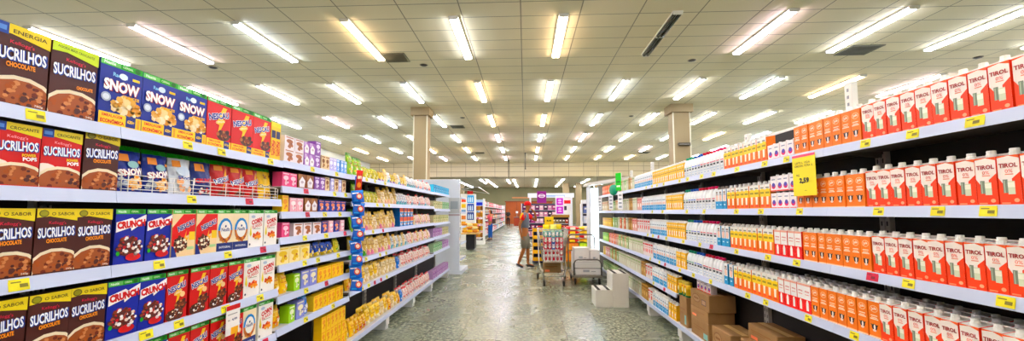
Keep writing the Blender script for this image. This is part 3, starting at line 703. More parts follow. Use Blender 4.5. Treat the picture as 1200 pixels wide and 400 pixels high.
def row(side, z, shelfname, segs, front=1.712, stack=1):
    """segs: (y0, y1, key(s), opts)"""
    for sg in segs:
        y0, y1, keys = sg[:3]; y0 *= .978; y1 *= .978; op = sg[3] if len(sg) > 3 else {}
        keys = keys if isinstance(keys, (list, tuple)) else [keys]
        n = op.get('n')
        w = sum(PT[k]['w'] for k in keys)/len(keys)
        gap = op.get('gap', .006)
        if n is None: n = max(1, int(round((y1-y0)/(w+gap))))
        st = (y1-y0)/n
        for i in range(n):
            y = y0+(i+.5)*st
            k = keys[i*len(keys)//n] if op.get('blocks', True) else keys[i % len(keys)]
            P = PT[k]
            for r in range(op.get('rows', 1)):
                if P['cat'] == 'snack bag' and r: pass
                for s in range(op.get('stack', 1)):
                    note = ''
                    if op.get('rows', 1) > 1: note = ['front row', 'second row', 'third row'][r]
                    if op.get('stack', 1) > 1: note = ['bottom', 'upper', 'topmost'][s]
                    if P['cat'] in ('snack bag', 'cereal bag'): xo = front+.045
                    else: xo = front+P['d']/2
                    dx = random.uniform(0, .006)
                    o = place(side, k, y, z+s*(P['h']+.0005), xo+r*(P['d']+.008)+dx, shelfname, note)
                    if st < P['w']+.003: o.scale[0] *= max(.8, (st-.003)/P['w'])

# ---- left cereal bays
row(-1, 1.805, 'top left shelf', [(1.10,1.275,'choc_lime'),(1.275,1.455,'choc_blue'),(1.455,1.63,'choc_lime'),(1.635,2.225,'snow',{'n':3}),(2.23,2.83,'bigchoc',{'n':3}),(2.83,2.95,'spine',{'n':2})], front=1.712)
row(-1, 1.535, 'second left shelf', [(1.16,1.30,'choc_s' if False else 'pops'),(1.30,1.445,'pops'),(1.445,1.59,'pops'),])
row(-1, 1.535, 'second left shelf', [(1.592,1.68,'pops',{'n':0})][:0])
place(-1, 'choc_s', 1.632, 1.535, 1.74, 'second left shelf')
bagseq = [(1.815,'b_snow'),(1.96,'b_snow'),(2.105,'b_white'),(2.25,'b_crunch'),(2.395,'b_choc'),(2.535,'b_choc'),(2.675,'b_choc'),(2.815,'b_yel')]
for i, (y, k) in enumerate(bagseq):
    place(-1, k, y, 1.536, 1.775+(i % 2)*.0, 'second left shelf', yaw=math.radians(-2))
row(-1, 1.228, 'third left shelf', [(1.16,1.735,'choc_s',{'n':4}),(1.745,2.05,'crunch',{'n':2}),(2.04,2.355,'nescream',{'n':2}),(2.357,2.63,'nesfit',{'n':2}),(2.63,2.947,'corn',{'n':2})])
row(-1, .925, 'fourth left shelf', [(1.16,1.735,'choc_s',{'n':4}),(1.74,2.03,'crunch',{'n':2}),(2.03,2.61,'nesc',{'n':4}),(2.6,2.945,'corn',{'n':2})])
row(-1, .63, 'fifth left shelf', [(1.3,1.735,'choc_s',{'n':3}),(1.76,2.06,'crunch',{'n':2}),(2.06,2.62,'nesc',{'n':4}),(2.61,2.755,'nesfit'),(2.76,2.945,'corn')])
# ---- left sweets bay
B0, B1 = 2.99, 4.07
row(-1, 1.81, 'top sweets shelf', [(2.995,3.27,'s_mugw',{'n':2,'stack':2}),(3.27,3.54,['s_mugp','s_purp'],{'n':3,'stack':2}),(3.56,3.86,['s_cream','s_lil'],{'n':4}),(3.86,4.09,'s_blue',{'n':3})])
row(-1, 1.63, 'second sweets shelf', [(2.975,3.19,'s_pink',{'n':2}),(3.2,3.44,'s_mug',{'n':2}),(3.45,3.64,'s_purp',{'n':2}),(3.65,4.08,['s_cream','s_lil'],{'n':5,'blocks':False})])
row(-1, 1.45, 'third sweets shelf', [(2.97,3.1,'s_yel',{'n':1}),(3.1,3.29,'s_pinkw',{'n':2}),(3.3,3.53,'s_mug',{'n':2}),(3.54,4.08,'s_navy',{'n':5})])
row(-1, 1.27, 'fourth sweets shelf', [(2.96,3.15,'s_pink',{'n':1}),(3.15,3.6,'s_mugw',{'n':3}),(3.6,4.08,['s_navy','s_pinkw'],{'n':4,'blocks':False})])
row(-1, 1.08, 'fifth sweets shelf', [(2.96,3.42,'s_yelw',{'n':3}),(3.44,3.92,'k_bluey',{'n':4}),(3.92,4.08,'k_yellg',{'n':1})])
row(-1, .865, 'sixth sweets shelf', [(2.96,3.18,'k_yall',{'n':2}),(3.19,3.29,'s_green',{'n':1}),(3.3,3.55,'s_vio',{'n':2}),(3.56,4.08,'s_yel',{'n':6})])
row(-1, .645, 'seventh sweets shelf', [(2.96,3.12,'k_oran',{'n':1}),(3.13,3.23,'s_green',{'n':1}),(3.24,3.37,'s_vio',{'n':1}),(3.37,3.5,'k_blue',{'n':1}),(3.51,4.08,'s_yel',{'n':7})])
row(-1, .42, 'eighth sweets shelf', [(3.0,3.35,'k_oran',{'n':3}),(3.36,4.08,'s_yel',{'n':8,'rows':2})])if False else None
row(-1, .2, 'bottom sweets shelf', [(2.96,3.3,'k_oran',{'n':3,'rows':2}),(3.31,3.65,'k_yall',{'n':3,'rows':2}),(3.66,4.15,'s_yel',{'n':6,'stack':3})])
# ---- left snack bays
row(-1, 1.815, 'top snack shelf', [(4.2,4.62,'k_green',{'n':3}),(4.63,5.1,'k_ygreen',{'n':4}),(5.12,6.35,['k_ypurp','k_ypurp','k_cream','k_bluew'],{'n':11,'blocks':False}),(6.36,6.87,'k_bluew',{'n':5}),(6.88,7.95,['k_pinkw','k_bluew','k_redw'],{'n':10,'blocks':False})])
row(-1, 1.55, 'second snack shelf', [(4.34,4.63,'k_green',{'n':2}),(4.64,5.1,'k_ygreen',{'n':4}),(5.12,5.85,['k_gold','k_cream','k_gold'],{'n':6,'blocks':False}),(5.88,6.36,'k_bluew',{'n':4}),(6.38,7.95,['k_pinkw','k_redw','k_bluew','k_pinkw'],{'n':14,'blocks':False})])
row(-1, 1.25, 'third snack shelf', [(4.3,4.6,'k_green',{'n':2}),(4.6,5.8,['k_gold','k_goldp','k_gold','k_cream'],{'n':10,'blocks':False}),(5.9,6.62,'x_blue',{'n':4,'stack':2}),(6.64,7.95,['k_pinkw','k_cream','k_pinkw','k_redw'],{'n':12,'blocks':False})])
row(-1, .972, 'fourth snack shelf', [(4.3,4.8,'k_goldg',{'n':4}),(4.8,5.65,['k_goldp','k_goldp','k_cream'],{'n':7,'blocks':False}),(5.66,6.4,['k_bluew','k_cream'],{'n':7,'blocks':False}),(6.42,7.95,['k_pinkw','k_redw','k_cream'],{'n':13,'blocks':False})])
row(-1, .68, 'fifth snack shelf', [(4.2,4.5,'k_oran',{'n':2}),(4.5,5.3,['k_yel','k_yel','k_cream'],{'blocks':False,'n':6,'rows':2}),(5.3,5.9,'k_cream',{'n':4,'rows':2}),(5.9,6.1,'k_blue',{'n':1}),(6.1,7.95,['k_redw','k_redw','k_pinkw'],{'blocks':False,'n':15,'rows':2})])
row(-1, .2, 'bottom snack shelf', [(4.2,4.5,'k_yall',{'n':2,'rows':2}),(4.5,4.8,'k_redy',{'n':3,'rows':2}),(4.8,5.3,'k_yel',{'n':3,'rows':2}),(5.3,6.1,['k_cream','k_yel','k_redy'],{'blocks':False,'n':6,'rows':2}),(6.1,6.24,'k_blue',{'n':1}),(6.24,7.95,['k_redw','k_redw','k_pinkw'],{'blocks':False,'n':14,'rows':2})])
for z, nme, ks in [(1.82,'top end shelf',['d_blue']),(1.51,'second end shelf',['d_cream','d_green']),(1.24,'third end shelf',['d_cream']),(.98,'fourth end shelf',['d_purp','d_cream']),(.7,'fifth end shelf',['d_green','d_purp']),(.2,'bottom end shelf',['d_purp'])]:
    row(-1, z, nme, [(8.07, 9.7, ks, {'n': 9})])

# ---- right milk shelves
def rights(z, nme, segs): row(1, z, nme, segs, front=1.712)
BOT = ['bot_m','bot_r','bot_b','bot_g']
rights(1.807, 'top right shelf', [(1.2,2.275,'tirol',{'n':14}),(2.28,2.83,'cow',{'n':8}),(2.84,3.145,'short',{'n':4}),(3.15,3.82,'yelor',{'n':10}),(3.83,4.77,BOT,{'n':13}),(4.78,5.93,'yel',{'n':16}),(5.94,6.9,'blue',{'n':13}),(6.92,8.6,['p_white','p_cream','p_brown','p_white','p_green'],{'n':12,'blocks':False}),(8.62,9.8,'p_or',{'n':8})])
rights(1.47, 'second right shelf', [(1.2,2.275,'tirol',{'n':14}),(2.28,2.83,'cow',{'n':8}),(2.84,3.125,'short',{'n':4,'stack':2}),(3.13,3.79,'yelor',{'n':9}),(3.8,4.02,'bluef',{'n':3}),(4.03,4.83,BOT,{'n':11}),(4.84,5.4,'yel',{'n':8}),(5.41,6.5,'blue',{'n':15}),(6.52,7.3,['p_pink','p_white','p_brown'],{'n':6}),(7.32,8.4,['p_white','p_cream'],{'n':7}),(8.42,9.2,['p_green','p_brown'],{'n':6}),(9.22,9.8,'p_cream',{'n':4})])
rights(1.15, 'third right shelf', [(1.2,2.26,'tirol',{'n':14}),(2.265,2.8,'cow',{'n':8}),(2.81,3.11,'redb',{'n':4}),(3.115,3.76,'yelor',{'n':9}),(3.77,4.01,'bluef',{'n':3}),(4.02,4.78,BOT,{'n':10}),(4.79,5.4,'yel',{'n':8}),(5.41,6.1,'blue',{'n':9}),(6.12,6.8,'p_red',{'n':6}),(6.82,7.4,['p_pink','p_brown'],{'n':4}),(7.42,8.2,['p_white','p_or'],{'n':5,'blocks':False}),(8.25,8.7,'p_green',{'n':2}),(8.8,9.8,'p_yel',{'n':8})])
rights(.83, 'fourth right shelf', [(1.3,2.24,'tirol',{'n':12,'rows':3}),(2.245,2.75,'cow',{'n':7,'rows':3}),(2.755,3.09,'redb',{'n':5,'rows':3}),(3.095,3.72,'yelor',{'n':9,'rows':2}),(3.725,3.92,'bluef',{'n':2}),(3.93,4.79,BOT,{'n':12}),(4.8,5.1,'yel',{'n':4}),(5.11,6.0,'blue',{'n':12}),(6.02,6.5,'p_red',{'n':5}),(6.52,7.4,'p_white',{'n':6}),(7.42,8.3,['p_green','p_cream'],{'n':6,'blocks':False}),(8.32,9.1,['p_pink','p_or'],{'n':6,'blocks':False}),(9.2,9.8,'p_lime',{'n':5})])
rights(.525, 'fifth right shelf', [(5.0,5.1,'can',{'n':1}),(5.11,5.45,'yel',{'n':4}),(5.46,6.05,'blue',{'n':8}),(6.07,6.4,'p_red',{'n':3}),(6.4,6.65,'p_brown',{'n':2}),(6.67,8.2,'p_white',{'n':10}),(8.25,9.0,['p_green','p_brown'],{'n':5,'blocks':False}),(9.05,9.8,['p_pink','p_yel'],{'n':5})])
rights(.2, 'bottom right shelf', [(5.15,5.42,'yel',{'n':3}),(5.43,6.05,'blue',{'n':8}),(6.07,6.3,'p_red',{'n':2}),(6.32,6.65,'p_brown',{'n':3}),(6.67,8.3,'p_white',{'n':10}),(8.4,9.8,'p_green',{'n':9})])

# ---- cardboard boxes on the base of the right shelving
def cardboard(name_loc, w, d, h, label, rz=0, opening=False, mark='oval', c='A58461'):
    card = M(c, .75, 0, .25, 9); mb = MB()
    if not opening:
        mb.cbox(-w/2, w/2, -d/2, d/2, 0, h, card, .004)
    else:
        t = .005
        mb.box(-w/2, w/2, -d/2, d/2, 0, t, card); mb.box(-w/2, w/2, d/2-t, d/2, 0, h, card); mb.box(-w/2, -w/2+t, -d/2, d/2, 0, h, card); mb.box(w/2-t, w/2, -d/2, d/2, 0, h, card)
        mb.box(-w/2, w/2, -d/2, -d/2+t, 0, h, card)
    o = mb.build('cardboard_box'); o.location = name_loc; o.rotation_euler = (0, 0, rz)
    mb = MB(); a = Art(mb, w, h, -d/2-.001)
    if mark == 'oval': a.ell(.33, .55, .22, .26, '7C5430', 20); a.ell(.33, .55, .185, .21, c, 20); a.rect(.2, .5, .46, .6, '7C5430'); a.rect(.62, .28, .86, .62, '5A4038'); a.rect(.65, .33, .83, .57, 'B09078')
    elif mark == 'label': a.rect(.1, .1, .34, .3, 'F08A6A'); a.rect(.12, .6, .8, .66, '8C6034'); a.rect(.12, .5, .6, .54, '8C6034')
    elif mark == 'lines': a.rect(.15, .55, .8, .6, '8C6034'); a.rect(.15, .42, .55, .46, '8C6034'); a.rect(.72, .1, .95, .4, '8AB8B0')
    # side facing the camera (-x local end becomes...) printed panel
    mb.build('printing', o)
    mb = MB(); mb.box(-w/2-.0005, w/2+.0005, -.024, .024, h, h+.0012, M('C8A878', .3)); mb.build('tape', o)
    tag(o, label, 'cardboard box', 'cardboard boxes under the right milk shelves')
    return o
def cbs(y, z, w, h, label, d=.25, x=1.725, mark='oval', **k): return cardboard((x+d/2, y, z+.0015), w, d, h, label, -PI/2, mark=mark, **k)
cbs(2.55, .2, .4, .2, 'flat brown cardboard box nearest camera under the right shelves')
cbs(3.42, .2, .42, .23, 'brown cardboard box with oval print right of the slotted post', x=1.74)
cbs(3.42, .431, .4, .12, 'low brown cardboard tray stacked on the oval-print box', x=1.8, d=.2, mark='label')
cbs(2.98, .2, .38, .22, 'brown cardboard box between the oval-print box and camera', mark='label')
cbs(3.95, .2, .36, .2, 'lowest brown cardboard box left of the slotted post')
cbs(4.42, .2, .42, .18, 'bottom cardboard box of the white-carton stack', mark='lines')
cbs(4.42, .381, .42, .11, 'middle cardboard box of the stack with pink label', mark='label')
cbs(4.4, .492, .44, .16, 'top cardboard tray holding white cartons', mark='oval')
cbs(4.86, .2, .2, .32, 'tall brown cardboard box with teal mark beside yellow cans', mark='lines', d=.24)
for i in range(4):
    o = place(1, 'short', 4.27+i*.085, .654, 1.80, 'cardboard box top')
for i in range(2):
    place(1, 'can', 4.79+i*.081, .522, 1.77, 'tall cardboard box')

# ================================================================== PEOPLE
def skin_mesh(name, verts, edges, radii, mat, root=0, sub=1, link=True):
    me = bpy.data.meshes.new(name); me.from_pydata(verts, edges, [])
    o = bpy.data.objects.new(name, me); COL.objects.link(o)
    md = o.modifiers.new('skin', 'SKIN'); md.use_smooth_shade = True
    sk = me.skin_vertices[0] if me.skin_vertices else None
    if sk is None:
        me.attributes  # the skin layer is made by the modifier
    for i, r in enumerate(radii):
        d = me.skin_vertices[0].data[i]; d.radius = r if isinstance(r, tuple) else (r, r); d.use_root = (i == root)
    s = o.modifiers.new('sub', 'SUBSURF'); s.levels = sub; s.render_levels = sub
    dg = bpy.context.evaluated_depsgraph_get(); dg.update()
    m2 = bpy.data.meshes.new_from_object(o.evaluated_get(dg)); m2.name = name
    m2.materials.clear(); m2.materials.append(mat)
    m2.polygons.foreach_set('use_smooth', [True]*len(m2.polygons))
    bpy.data.objects.remove(o); bpy.data.meshes.remove(me)
    return bpy.data.objects.new(name, m2)
class Sk:
    def __init__(s): s.v = []; s.e = []; s.r = []
    def p(s, co, r, to=None):
        s.v.append(tuple(co)); s.r.append(r); i = len(s.v)-1
        if to is not None: s.e.append((to, i))
        return i
def V(*a): return Vector(a)
def person(name_label, loc, rz, J, c, H=1.72, detail=True, cap=None, hair=None, shorts=False, sleeves=None, bag=None, long_hair=False, group=None):
    """J: joints in metres for a 1.72 m figure, forward +x, left +y"""
    k = H/1.72
    J = {n: Vector(q)*k for n, q in J.items()}
    skin = M(c['skin'], .6); sub = 1
    root = empty('person', loc, rz)
    tag(root, name_label, 'person', group)
    S = Sk()
    pel = S.p(J['pelvis'], (.095*k, .13*k)); sp = S.p(J['waist'], (.085*k, .115*k), pel); ch = S.p(J['chest'], (.095*k, .14*k), sp)
    nk = S.p(J['neck'], .048*k, ch); 
    hd = J['head']; f = (J['face']-hd).normalized()
    h0 = S.p(hd-V(0,0,.075)*k+f*.012*k, (.052*k, .05*k), nk); h1 = S.p(hd, (.078*k, .07*k), h0); h2 = S.p(hd+V(0,0,.055)*k-f*.008*k, (.07*k, .064*k), h1)
    if detail:
        S.p(hd+f*.086*k-V(0,0,.01)*k, .012*k, h1)
        sd = f.cross(V(0,0,1))
        for s_ in (-1, 1): S.p(hd+sd*s_*.076*k-V(0,0,.005)*k, .011*k, h1)
    for s_ in ('l', 'r'):
        sh = S.p(J['sh_'+s_], .052*k, ch); el = S.p(J['el_'+s_], .036*k, sh); wr = S.p(J['wr_'+s_], .025*k, el)
        d = (J['hand_'+s_]-J['wr_'+s_]).normalized(); 
        pm = S.p(J['wr_'+s_]+d*.06*k, (.036*k, .018*k), wr)
        side = d.cross(V(1,0,0) if abs(d.x) < .8 else V(0,0,1)).normalized(); curl = d.cross(side)*(.012 if s_ == 'l' else -.012)
        if detail:
            for q, ln in ((-.028, .062), (-.01, .075), (.009, .078), (.027, .068)):
                a_ = S.p(J['wr_'+s_]+d*.095*k+side*q*k, .0095*k, pm); b_ = S.p(J['wr_'+s_]+d*(.095+ln*.5)*k+side*q*k+curl*k, .0085*k, a_); S.p(J['wr_'+s_]+d*(.09+ln)*k+side*q*k+curl*2.6*k, .0075*k, b_)
            t_ = S.p(J['wr_'+s_]+d*.055*k-side*.045*k+curl*k, .011*k, pm); S.p(J['wr_'+s_]+d*.095*k-side*.058*k+curl*2*k, .009*k, t_)
        else: S.p(J['hand_'+s_], .02*k, pm)
        hp = S.p(J['hip_'+s_], .088*k, pel); kn = S.p(J['kn_'+s_], .052*k, hp)
        cf = S.p(J['kn_'+s_].lerp(J['an_'+s_], .35), .052*k, kn); an = S.p(J['an_'+s_], .034*k, cf); S.p(J['toe_'+s_], .03*k, an)
    o = skin_mesh('body', S.v, S.e, S.r, skin); COL.objects.link(o); o.parent = root
    # shirt
    S = Sk(); a0 = S.p(J['pelvis']+V(0,0,.02)*k, (.112*k, .15*k)); a1 = S.p(J['waist'], (.14*k, .16*k), a0); a2 = S.p(J['chest'], (.15*k, .18*k), a1); S.p(J['neck']-V(0,0,.05)*k, .07*k, a2)
    sl = []
    for s_ in ('l', 'r'):
        b0 = S.p(J['sh_'+s_], .07*k, a2); m_ = J['sh_'+s_].lerp(J['el_'+s_], .6 if shorts else .9); S.p(m_, .06*k, b0)
    o = skin_mesh('shirt', S.v, S.e, S.r, M(c['shirt'], .8)); COL.objects.link(o); o.parent = root
    if sleeves:
        for s_ in ('l', 'r'):
            S = Sk(); b0 = S.p(J['sh_'+s_]+V(0,0,.012), .078*k); S.p(J['sh_'+s_].lerp(J['el_'+s_], .62), .068*k, b0)
            o = skin_mesh('sleeve', S.v, S.e, S.r, M(sleeves[0], .8)); COL.objects.link(o); o.parent = root; o['label'] = 'red sleeve'
            S = Sk(); b0 = S.p(J['sh_'+s_]+V(.0,0,.03)-f*.045, .045*k); S.p(J['sh_'+s_].lerp(J['el_'+s_], .5)-f*.045, .04*k, b0)
            q = skin_mesh('sleeve_stripe', S.v, S.e, S.r, M(sleeves[1], .8)); COL.objects.link(q); q.parent = o; q['label'] = 'yellow stripe'
    # trousers / shorts
    S = Sk(); p0 = S.p(J['pelvis']+V(0,0,.03)*k, (.112*k, .15*k)); p1 = S.p(J['pelvis']-V(0,0,.04)*k, (.112*k, .15*k), p0)
    for s_ in ('l', 'r'):
        h_ = S.p(J['hip_'+s_], .108*k, p1)
        if shorts: S.p(J['hip_'+s_].lerp(J['kn_'+s_], 1.05), .094*k, h_)
        else:
            k_ = S.p(J['kn_'+s_], .075*k, h_); S.p(J['kn_'+s_].lerp(J['an_'+s_], .93), .058*k, k_)
    o = skin_mesh('shorts' if shorts else 'trousers', S.v, S.e, S.r, M(c['legs'], .85)); COL.objects.link(o); o.parent = root
    for s_ in ('l', 'r'):
        d = (J['toe_'+s_]-J['an_'+s_]); S = Sk(); a0 = S.p(J['an_'+s_]-V(0,0,.012)*k, (.045*k, .045*k)); hl = S.p(J['heel_'+s_], .04*k, a0); m_ = S.p(J['heel_'+s_].lerp(J['toe_'+s_], .6), (.045*k, .036*k), a0); S.p(J['toe_'+s_], (.04*k, .028*k), m_)
        o = skin_mesh('shoe', S.v, S.e, S.r, M(c['shoe'], .6)); COL.objects.link(o); o.parent = root
    if detail:
        for s_ in (-1, 1):
            mb = MB(); e_ = hd+f*.074*k+f.cross(V(0,0,1))*s_*.03*k+V(0,0,.012)*k; mb.lathe([(0,-.007),(.008,-.004),(.009,0),(.008,.004),(0,.007)], M('20160F'), 8, tuple(e_)); mb.build('eye', root)
        mb = MB(); m_ = hd+f*.077*k-V(0,0,.045)*k; mb.lathe([(0,-.004),(.018,-.002),(.018,.002),(0,.004)], M('8A4038'), 8, tuple(m_)); mb.build('mouth', root)
    if cap:
        mb = MB(); ce = hd+V(0,0,.03)*k
        mb.lathe([(.088*k,0),(.092*k,.02),(.088*k,.06),(.066*k,.09),(.03*k,.105),(0,.108)], M(cap, .8), 16, tuple(ce))
        vs = []; sd = f.cross(V(0,0,1))
        for i in range(9):
            t = -1+i/4; vs += [tuple(ce+f*(.08*math.sqrt(max(0,1-t*t*.7)))*k+sd*t*.08*k+V(0,0,.012)), tuple(ce+f*(.08+.075*math.sqrt(max(0,1-t*t)))*k+sd*t*.075*k+V(0,0,.0))]
        n = len(vs); vs += [(x, y, z-.006) for x, y, z in vs]
        fs = [(2*i, 2*i+1, 2*i+3, 2*i+2) for i in range(8)]+[(n+2*i+2, n+2*i+3, n+2*i+1, n+2*i) for i in range(8)]+[(2*i+1, n+2*i+1, n+2*i+3, 2*i+3) for i in range(8)]
        mb.add(vs, fs, M(cap, .8)); mb.build('cap', root)
    if hair:
        S = Sk(); a0 = S.p(hd+V(0,0,.04)*k-f*.022*k, (.085*k,.08*k)); a1 = S.p(hd-f*.04*k-V(0,0,.03)*k, (.06*k,.066*k), a0)
        if long_hair: S.p(hd-f*.075*k-V(0,0,.2)*k, (.04*k,.06*k), a1)
        else: S.p(hd-f*.045*k-V(0,0,.06)*k, .045*k, a1)
        o = skin_mesh('hair', S.v, S.e, S.r, M(hair, .8)); COL.objects.link(o); o.parent = root
    return root
STAND = dict(pelvis=(0,0,.95), waist=(0,0,1.1), chest=(.0,0,1.3), neck=(.01,0,1.47), head=(.03,0,1.61), face=(.12,0,1.61),
    sh_l=(0,.17,1.39), sh_r=(0,-.17,1.39), el_l=(-.03,.22,1.12), el_r=(-.03,-.22,1.12), wr_l=(.04,.23,.88), wr_r=(.04,-.23,.88), hand_l=(.06,.23,.78), hand_r=(.06,-.23,.78),
    hip_l=(0,.09,.88), hip_r=(0,-.09,.88), kn_l=(.01,.1,.49), kn_r=(.01,-.1,.49), an_l=(-.02,.1,.09), an_r=(-.02,-.1,.09), toe_l=(.15,.12,.035), toe_r=(.15,-.12,.035), heel_l=(-.06,.1,.045), heel_r=(-.06,-.1,.045))
def pose(**k):
    d = dict(STAND); d.update(k); return d
walk = pose(pelvis=(0,0,.95), waist=(.0,0,1.1), chest=(.01,0,1.3), neck=(.04,0,1.46), head=(.08,0,1.59), face=(.17,.02,1.57),
    el_r=(-.13,-.22,1.12), wr_r=(-.1,-.2,.87), hand_r=(-.06,-.19,.78),
    sh_l=(.04,.17,1.38), el_l=(.31,.19,1.21), wr_l=(.27,.12,1.42), hand_l=(.22,.08,1.49),
    kn_r=(-.02,-.1,.5), an_r=(-.17,-.1,.12), toe_r=(-.04,-.11,.035), heel_r=(-.22,-.1,.1),
    hip_l=(.02,.09,.88), kn_l=(.08,.1,.49), an_l=(.08,.1,.09), toe_l=(.25,.11,.035), heel_l=(.04,.1,.045))
person('man in red cap, grey shirt with red sleeves and khaki shorts, stepping past the trolley', (-.02, 11.15, 0), 0, walk,
       dict(skin='9C6644', shirt='6E7684', legs='7E7866', shoe='1E2228'), H=1.72, cap='C8362E', shorts=True, sleeves=('D8341E', 'F0B61E'))
woman = pose(el_l=(.1,.2,1.16), wr_l=(.26,.08,1.22), hand_l=(.34,.02,1.26), el_r=(.08,-.2,1.14), wr_r=(.24,-.1,1.16), hand_r=(.32,-.06,1.2), face=(.11,.03,1.58), kn_l=(.04,.09,.49), an_l=(.03,.09,.09), toe_l=(.19,.1,.035), heel_l=(-.02,.09,.045))
person('woman in pink top and blue jeans standing at the far left shelves', (-1.78, 21.8, 0), math.radians(160), woman,
       dict(skin='B07A58', shirt='D86A78', legs='2E5AA0', shoe='5A4A44'), H=1.6, detail=False, hair='2A1C18', long_hair=True)
mb = MB(); mb.cbox(-.09, .09, -.05, .05, 0, .24, M('4A3A3C', .6), .02); mb.tube([(-.07,0,.23),(-.05,0,.42),(.05,0,.42),(.07,0,.23)], .01, M('3A2A2C'))
o = mb.build('handbag'); o.location = (-1.6, 21.62, .86); tag(o, 'dark handbag at the hip of the woman in the pink top', 'handbag')
person('person in dark clothes standing in front of the orange partition', (-1.7, 42.0, 0), math.radians(-80), STAND, dict(skin='8A5A3E', shirt='2A2420', legs='1E1C1C', shoe='1A1A1A'), H=1.7, detail=False, hair='1A1412')
person('person in white shirt waiting at the far checkout', (.05, 40.0, 0), math.radians(-60), woman, dict(skin='9A6A4A', shirt='E8E4E0', legs='2A2A34', shoe='1A1A1A'), H=1.65, detail=False, hair='1A1412', long_hair=True)
person('person in red shirt beside the far checkout', (.75, 41.0, 0), math.radians(200), STAND, dict(skin='9A6A4A', shirt='B82A24', legs='3A2A34', shoe='1A1A1A'), H=1.7, detail=False, hair='1A1412')
person('person in black shirt between the two far checkout customers', (.4, 43.0, 0), math.radians(-110), STAND, dict(skin='8A5A3E', shirt='241E22', legs='3A3A44', shoe='1A1A1A'), H=1.72, detail=False, hair='1A1412')

# ================================================================== AISLE OBJECTS
steel = M('B9B6AC', .3, .75); dsteel = M('6E6A62', .4, .6); rub = M('25231F', .7)
def caster(mb, x, y, r=.06):
    mb.T = Matrix.Translation((x, y, r)) @ Matrix.Rotation(PI/2, 4, 'Y')
    mb.lathe([(0,-.018),(r*.9,-.018),(r,-.012),(r,.012),(r*.9,.018),(0,.018)], rub, 14)
    mb.T = None
    mb.box(x-.028, x-.022, y-.02, y+.02, r*.8, r*2.3, dsteel); mb.box(x+.022, x+.028, y-.02, y+.02, r*.8, r*2.3, dsteel); mb.box(x-.028, x+.028, y-.03, y+.03, r*2.2, r*2.4, dsteel)
# --- shopping cart
cx, cy = .55, 8.45
cart = empty('shopping_cart', (cx, cy, 0)); tag(cart, 'tall wire shopping cart full of red, white and blue packs beside the man', 'shopping cart')
def ring_pts(z):
    t = (z-.46)/.64; hw = .2+.09*t; d0 = -.0-.06*t*0; d1 = .78+.06*t
    return [(-hw, d0, z), (hw, d0, z), (hw, d1, z), (-hw, d1, z)]
mb = MB()
for q in range(7): mb.tube(ring_pts(.46+q*.64/6), .005 if q < 6 else .011, steel, 5, closed=True)
lo, hi = ring_pts(.46), ring_pts(1.1)
def lerp3(a, b, t): return tuple(a[i]+(b[i]-a[i])*t for i in range(3))
for side in range(4):
    n = 9 if side % 2 == 0 else 12
    for i in range(n+1):
        mb.tube([lerp3(lo[side], lo[(side+1) % 4], i/n), lerp3(hi[side], hi[(side+1) % 4], i/n)], .0035 if 0 < i < n else .009, steel, 5)
for i in range(9): mb.tube([lerp3(lo[0], lo[1], i/8), lerp3(lo[3], lo[2], i/8)], .004, steel, 5)
mb.build('wire_basket', cart)
for s_ in (-1, 1):
    mb = MB(); mb.tube([(s_*.29, .82, 1.1), (s_*.27, .5, .42), (s_*.25, .1, .34), (s_*.2, -.02, .2), (s_*.2, 0, .14)], .013, steel, 6); mb.tube([(s_*.25, .12, .34), (s_*.3, .95, .16)], .013, steel, 6); mb.tube([(s_*.27, .5, .42), (s_*.3, .95, .16)], .011, steel, 6)
    mb.build('frame_rail', cart)
mb = MB(); mb.tube([(-.2,0,.2),(.2,0,.2)], .013, steel); mb.tube([(-.3,.93,.18),(.3,.93,.18)], .013, steel)
for i in range(7): mb.tube([(-.2+i*.0667, 0, .2), (-.27+i*.09, .93, .18)], .005, steel, 5)
mb.build('lower_rack', cart)
mb = MB(); mb.tube([(-.29,.84,1.1),(-.28,.93,1.13),(.28,.93,1.13),(.29,.84,1.1)], .016, M('C8402A')); mb.build('handle', cart)
for x, y in ((-.19,0),(.19,0),(-.29,.93),(.29,.93)):
    mb = MB(); caster(mb, x, y, .055); mb.build('wheel', cart)
packc = ['C83A4A', 'E8E4E0', '3A62B4', 'E05A6A', 'F0ECE8', '5A9AC0']
def pack(c1, c2, w, h, d):
    mb = MB(); mb.cbox(-w/2, w/2, -d/2, d/2, 0, h, M(c1, .4), .008); a = Art(mb, w, h, -d/2-.0005); a.ell(.5, .5, .34, .3, c2); a.rect(.15, .82, .85, .9, c2); return mb
pks = {}
rowsC = [['EDE8E4']*5, ['EDE8E4']*4+['C83A4A'], ['D8505E','D8505E','3A62B4','D8505E','D8505E'], ['D8505E','E06A74','3A62B4','C84A5A','E06A74'], ['8AB8A0','5A9AA8','9AC0A8','5A9AA8','8AB8A0']]
rn = ['lowest', 'second', 'third', 'fourth', 'topmost']
for r_, rw in enumerate(rowsC):
    for i, c1 in enumerate(rw):
        for dpt in range(2):
            kk = (c1, r_ == 0)
            if kk not in pks: pks[kk] = pack(c1, 'C83A4A' if c1 == 'EDE8E4' else 'F4F0EC', .072, .118, .2).build('grocery_pack', link=False)
            o = pks[kk].copy(); COL.objects.link(o); o.location = (cx-.152+i*.076, cy+.13+dpt*.24, .472+r_*.119)
            cn = {'EDE8E4': 'white', 'C83A4A': 'red', 'D8505E': 'pinkish red', '3A62B4': 'blue', 'E06A74': 'pink', 'C84A5A': 'dark pink', '8AB8A0': 'pale green', '5A9AA8': 'teal', '9AC0A8': 'green'}[c1]
            tag(o, f'{cn} pack in the cart, {rn[r_]} layer, {ordi(i+1)} from left, {"front" if dpt == 0 else "back"} row', 'pack', 'packs in the wire shopping cart')
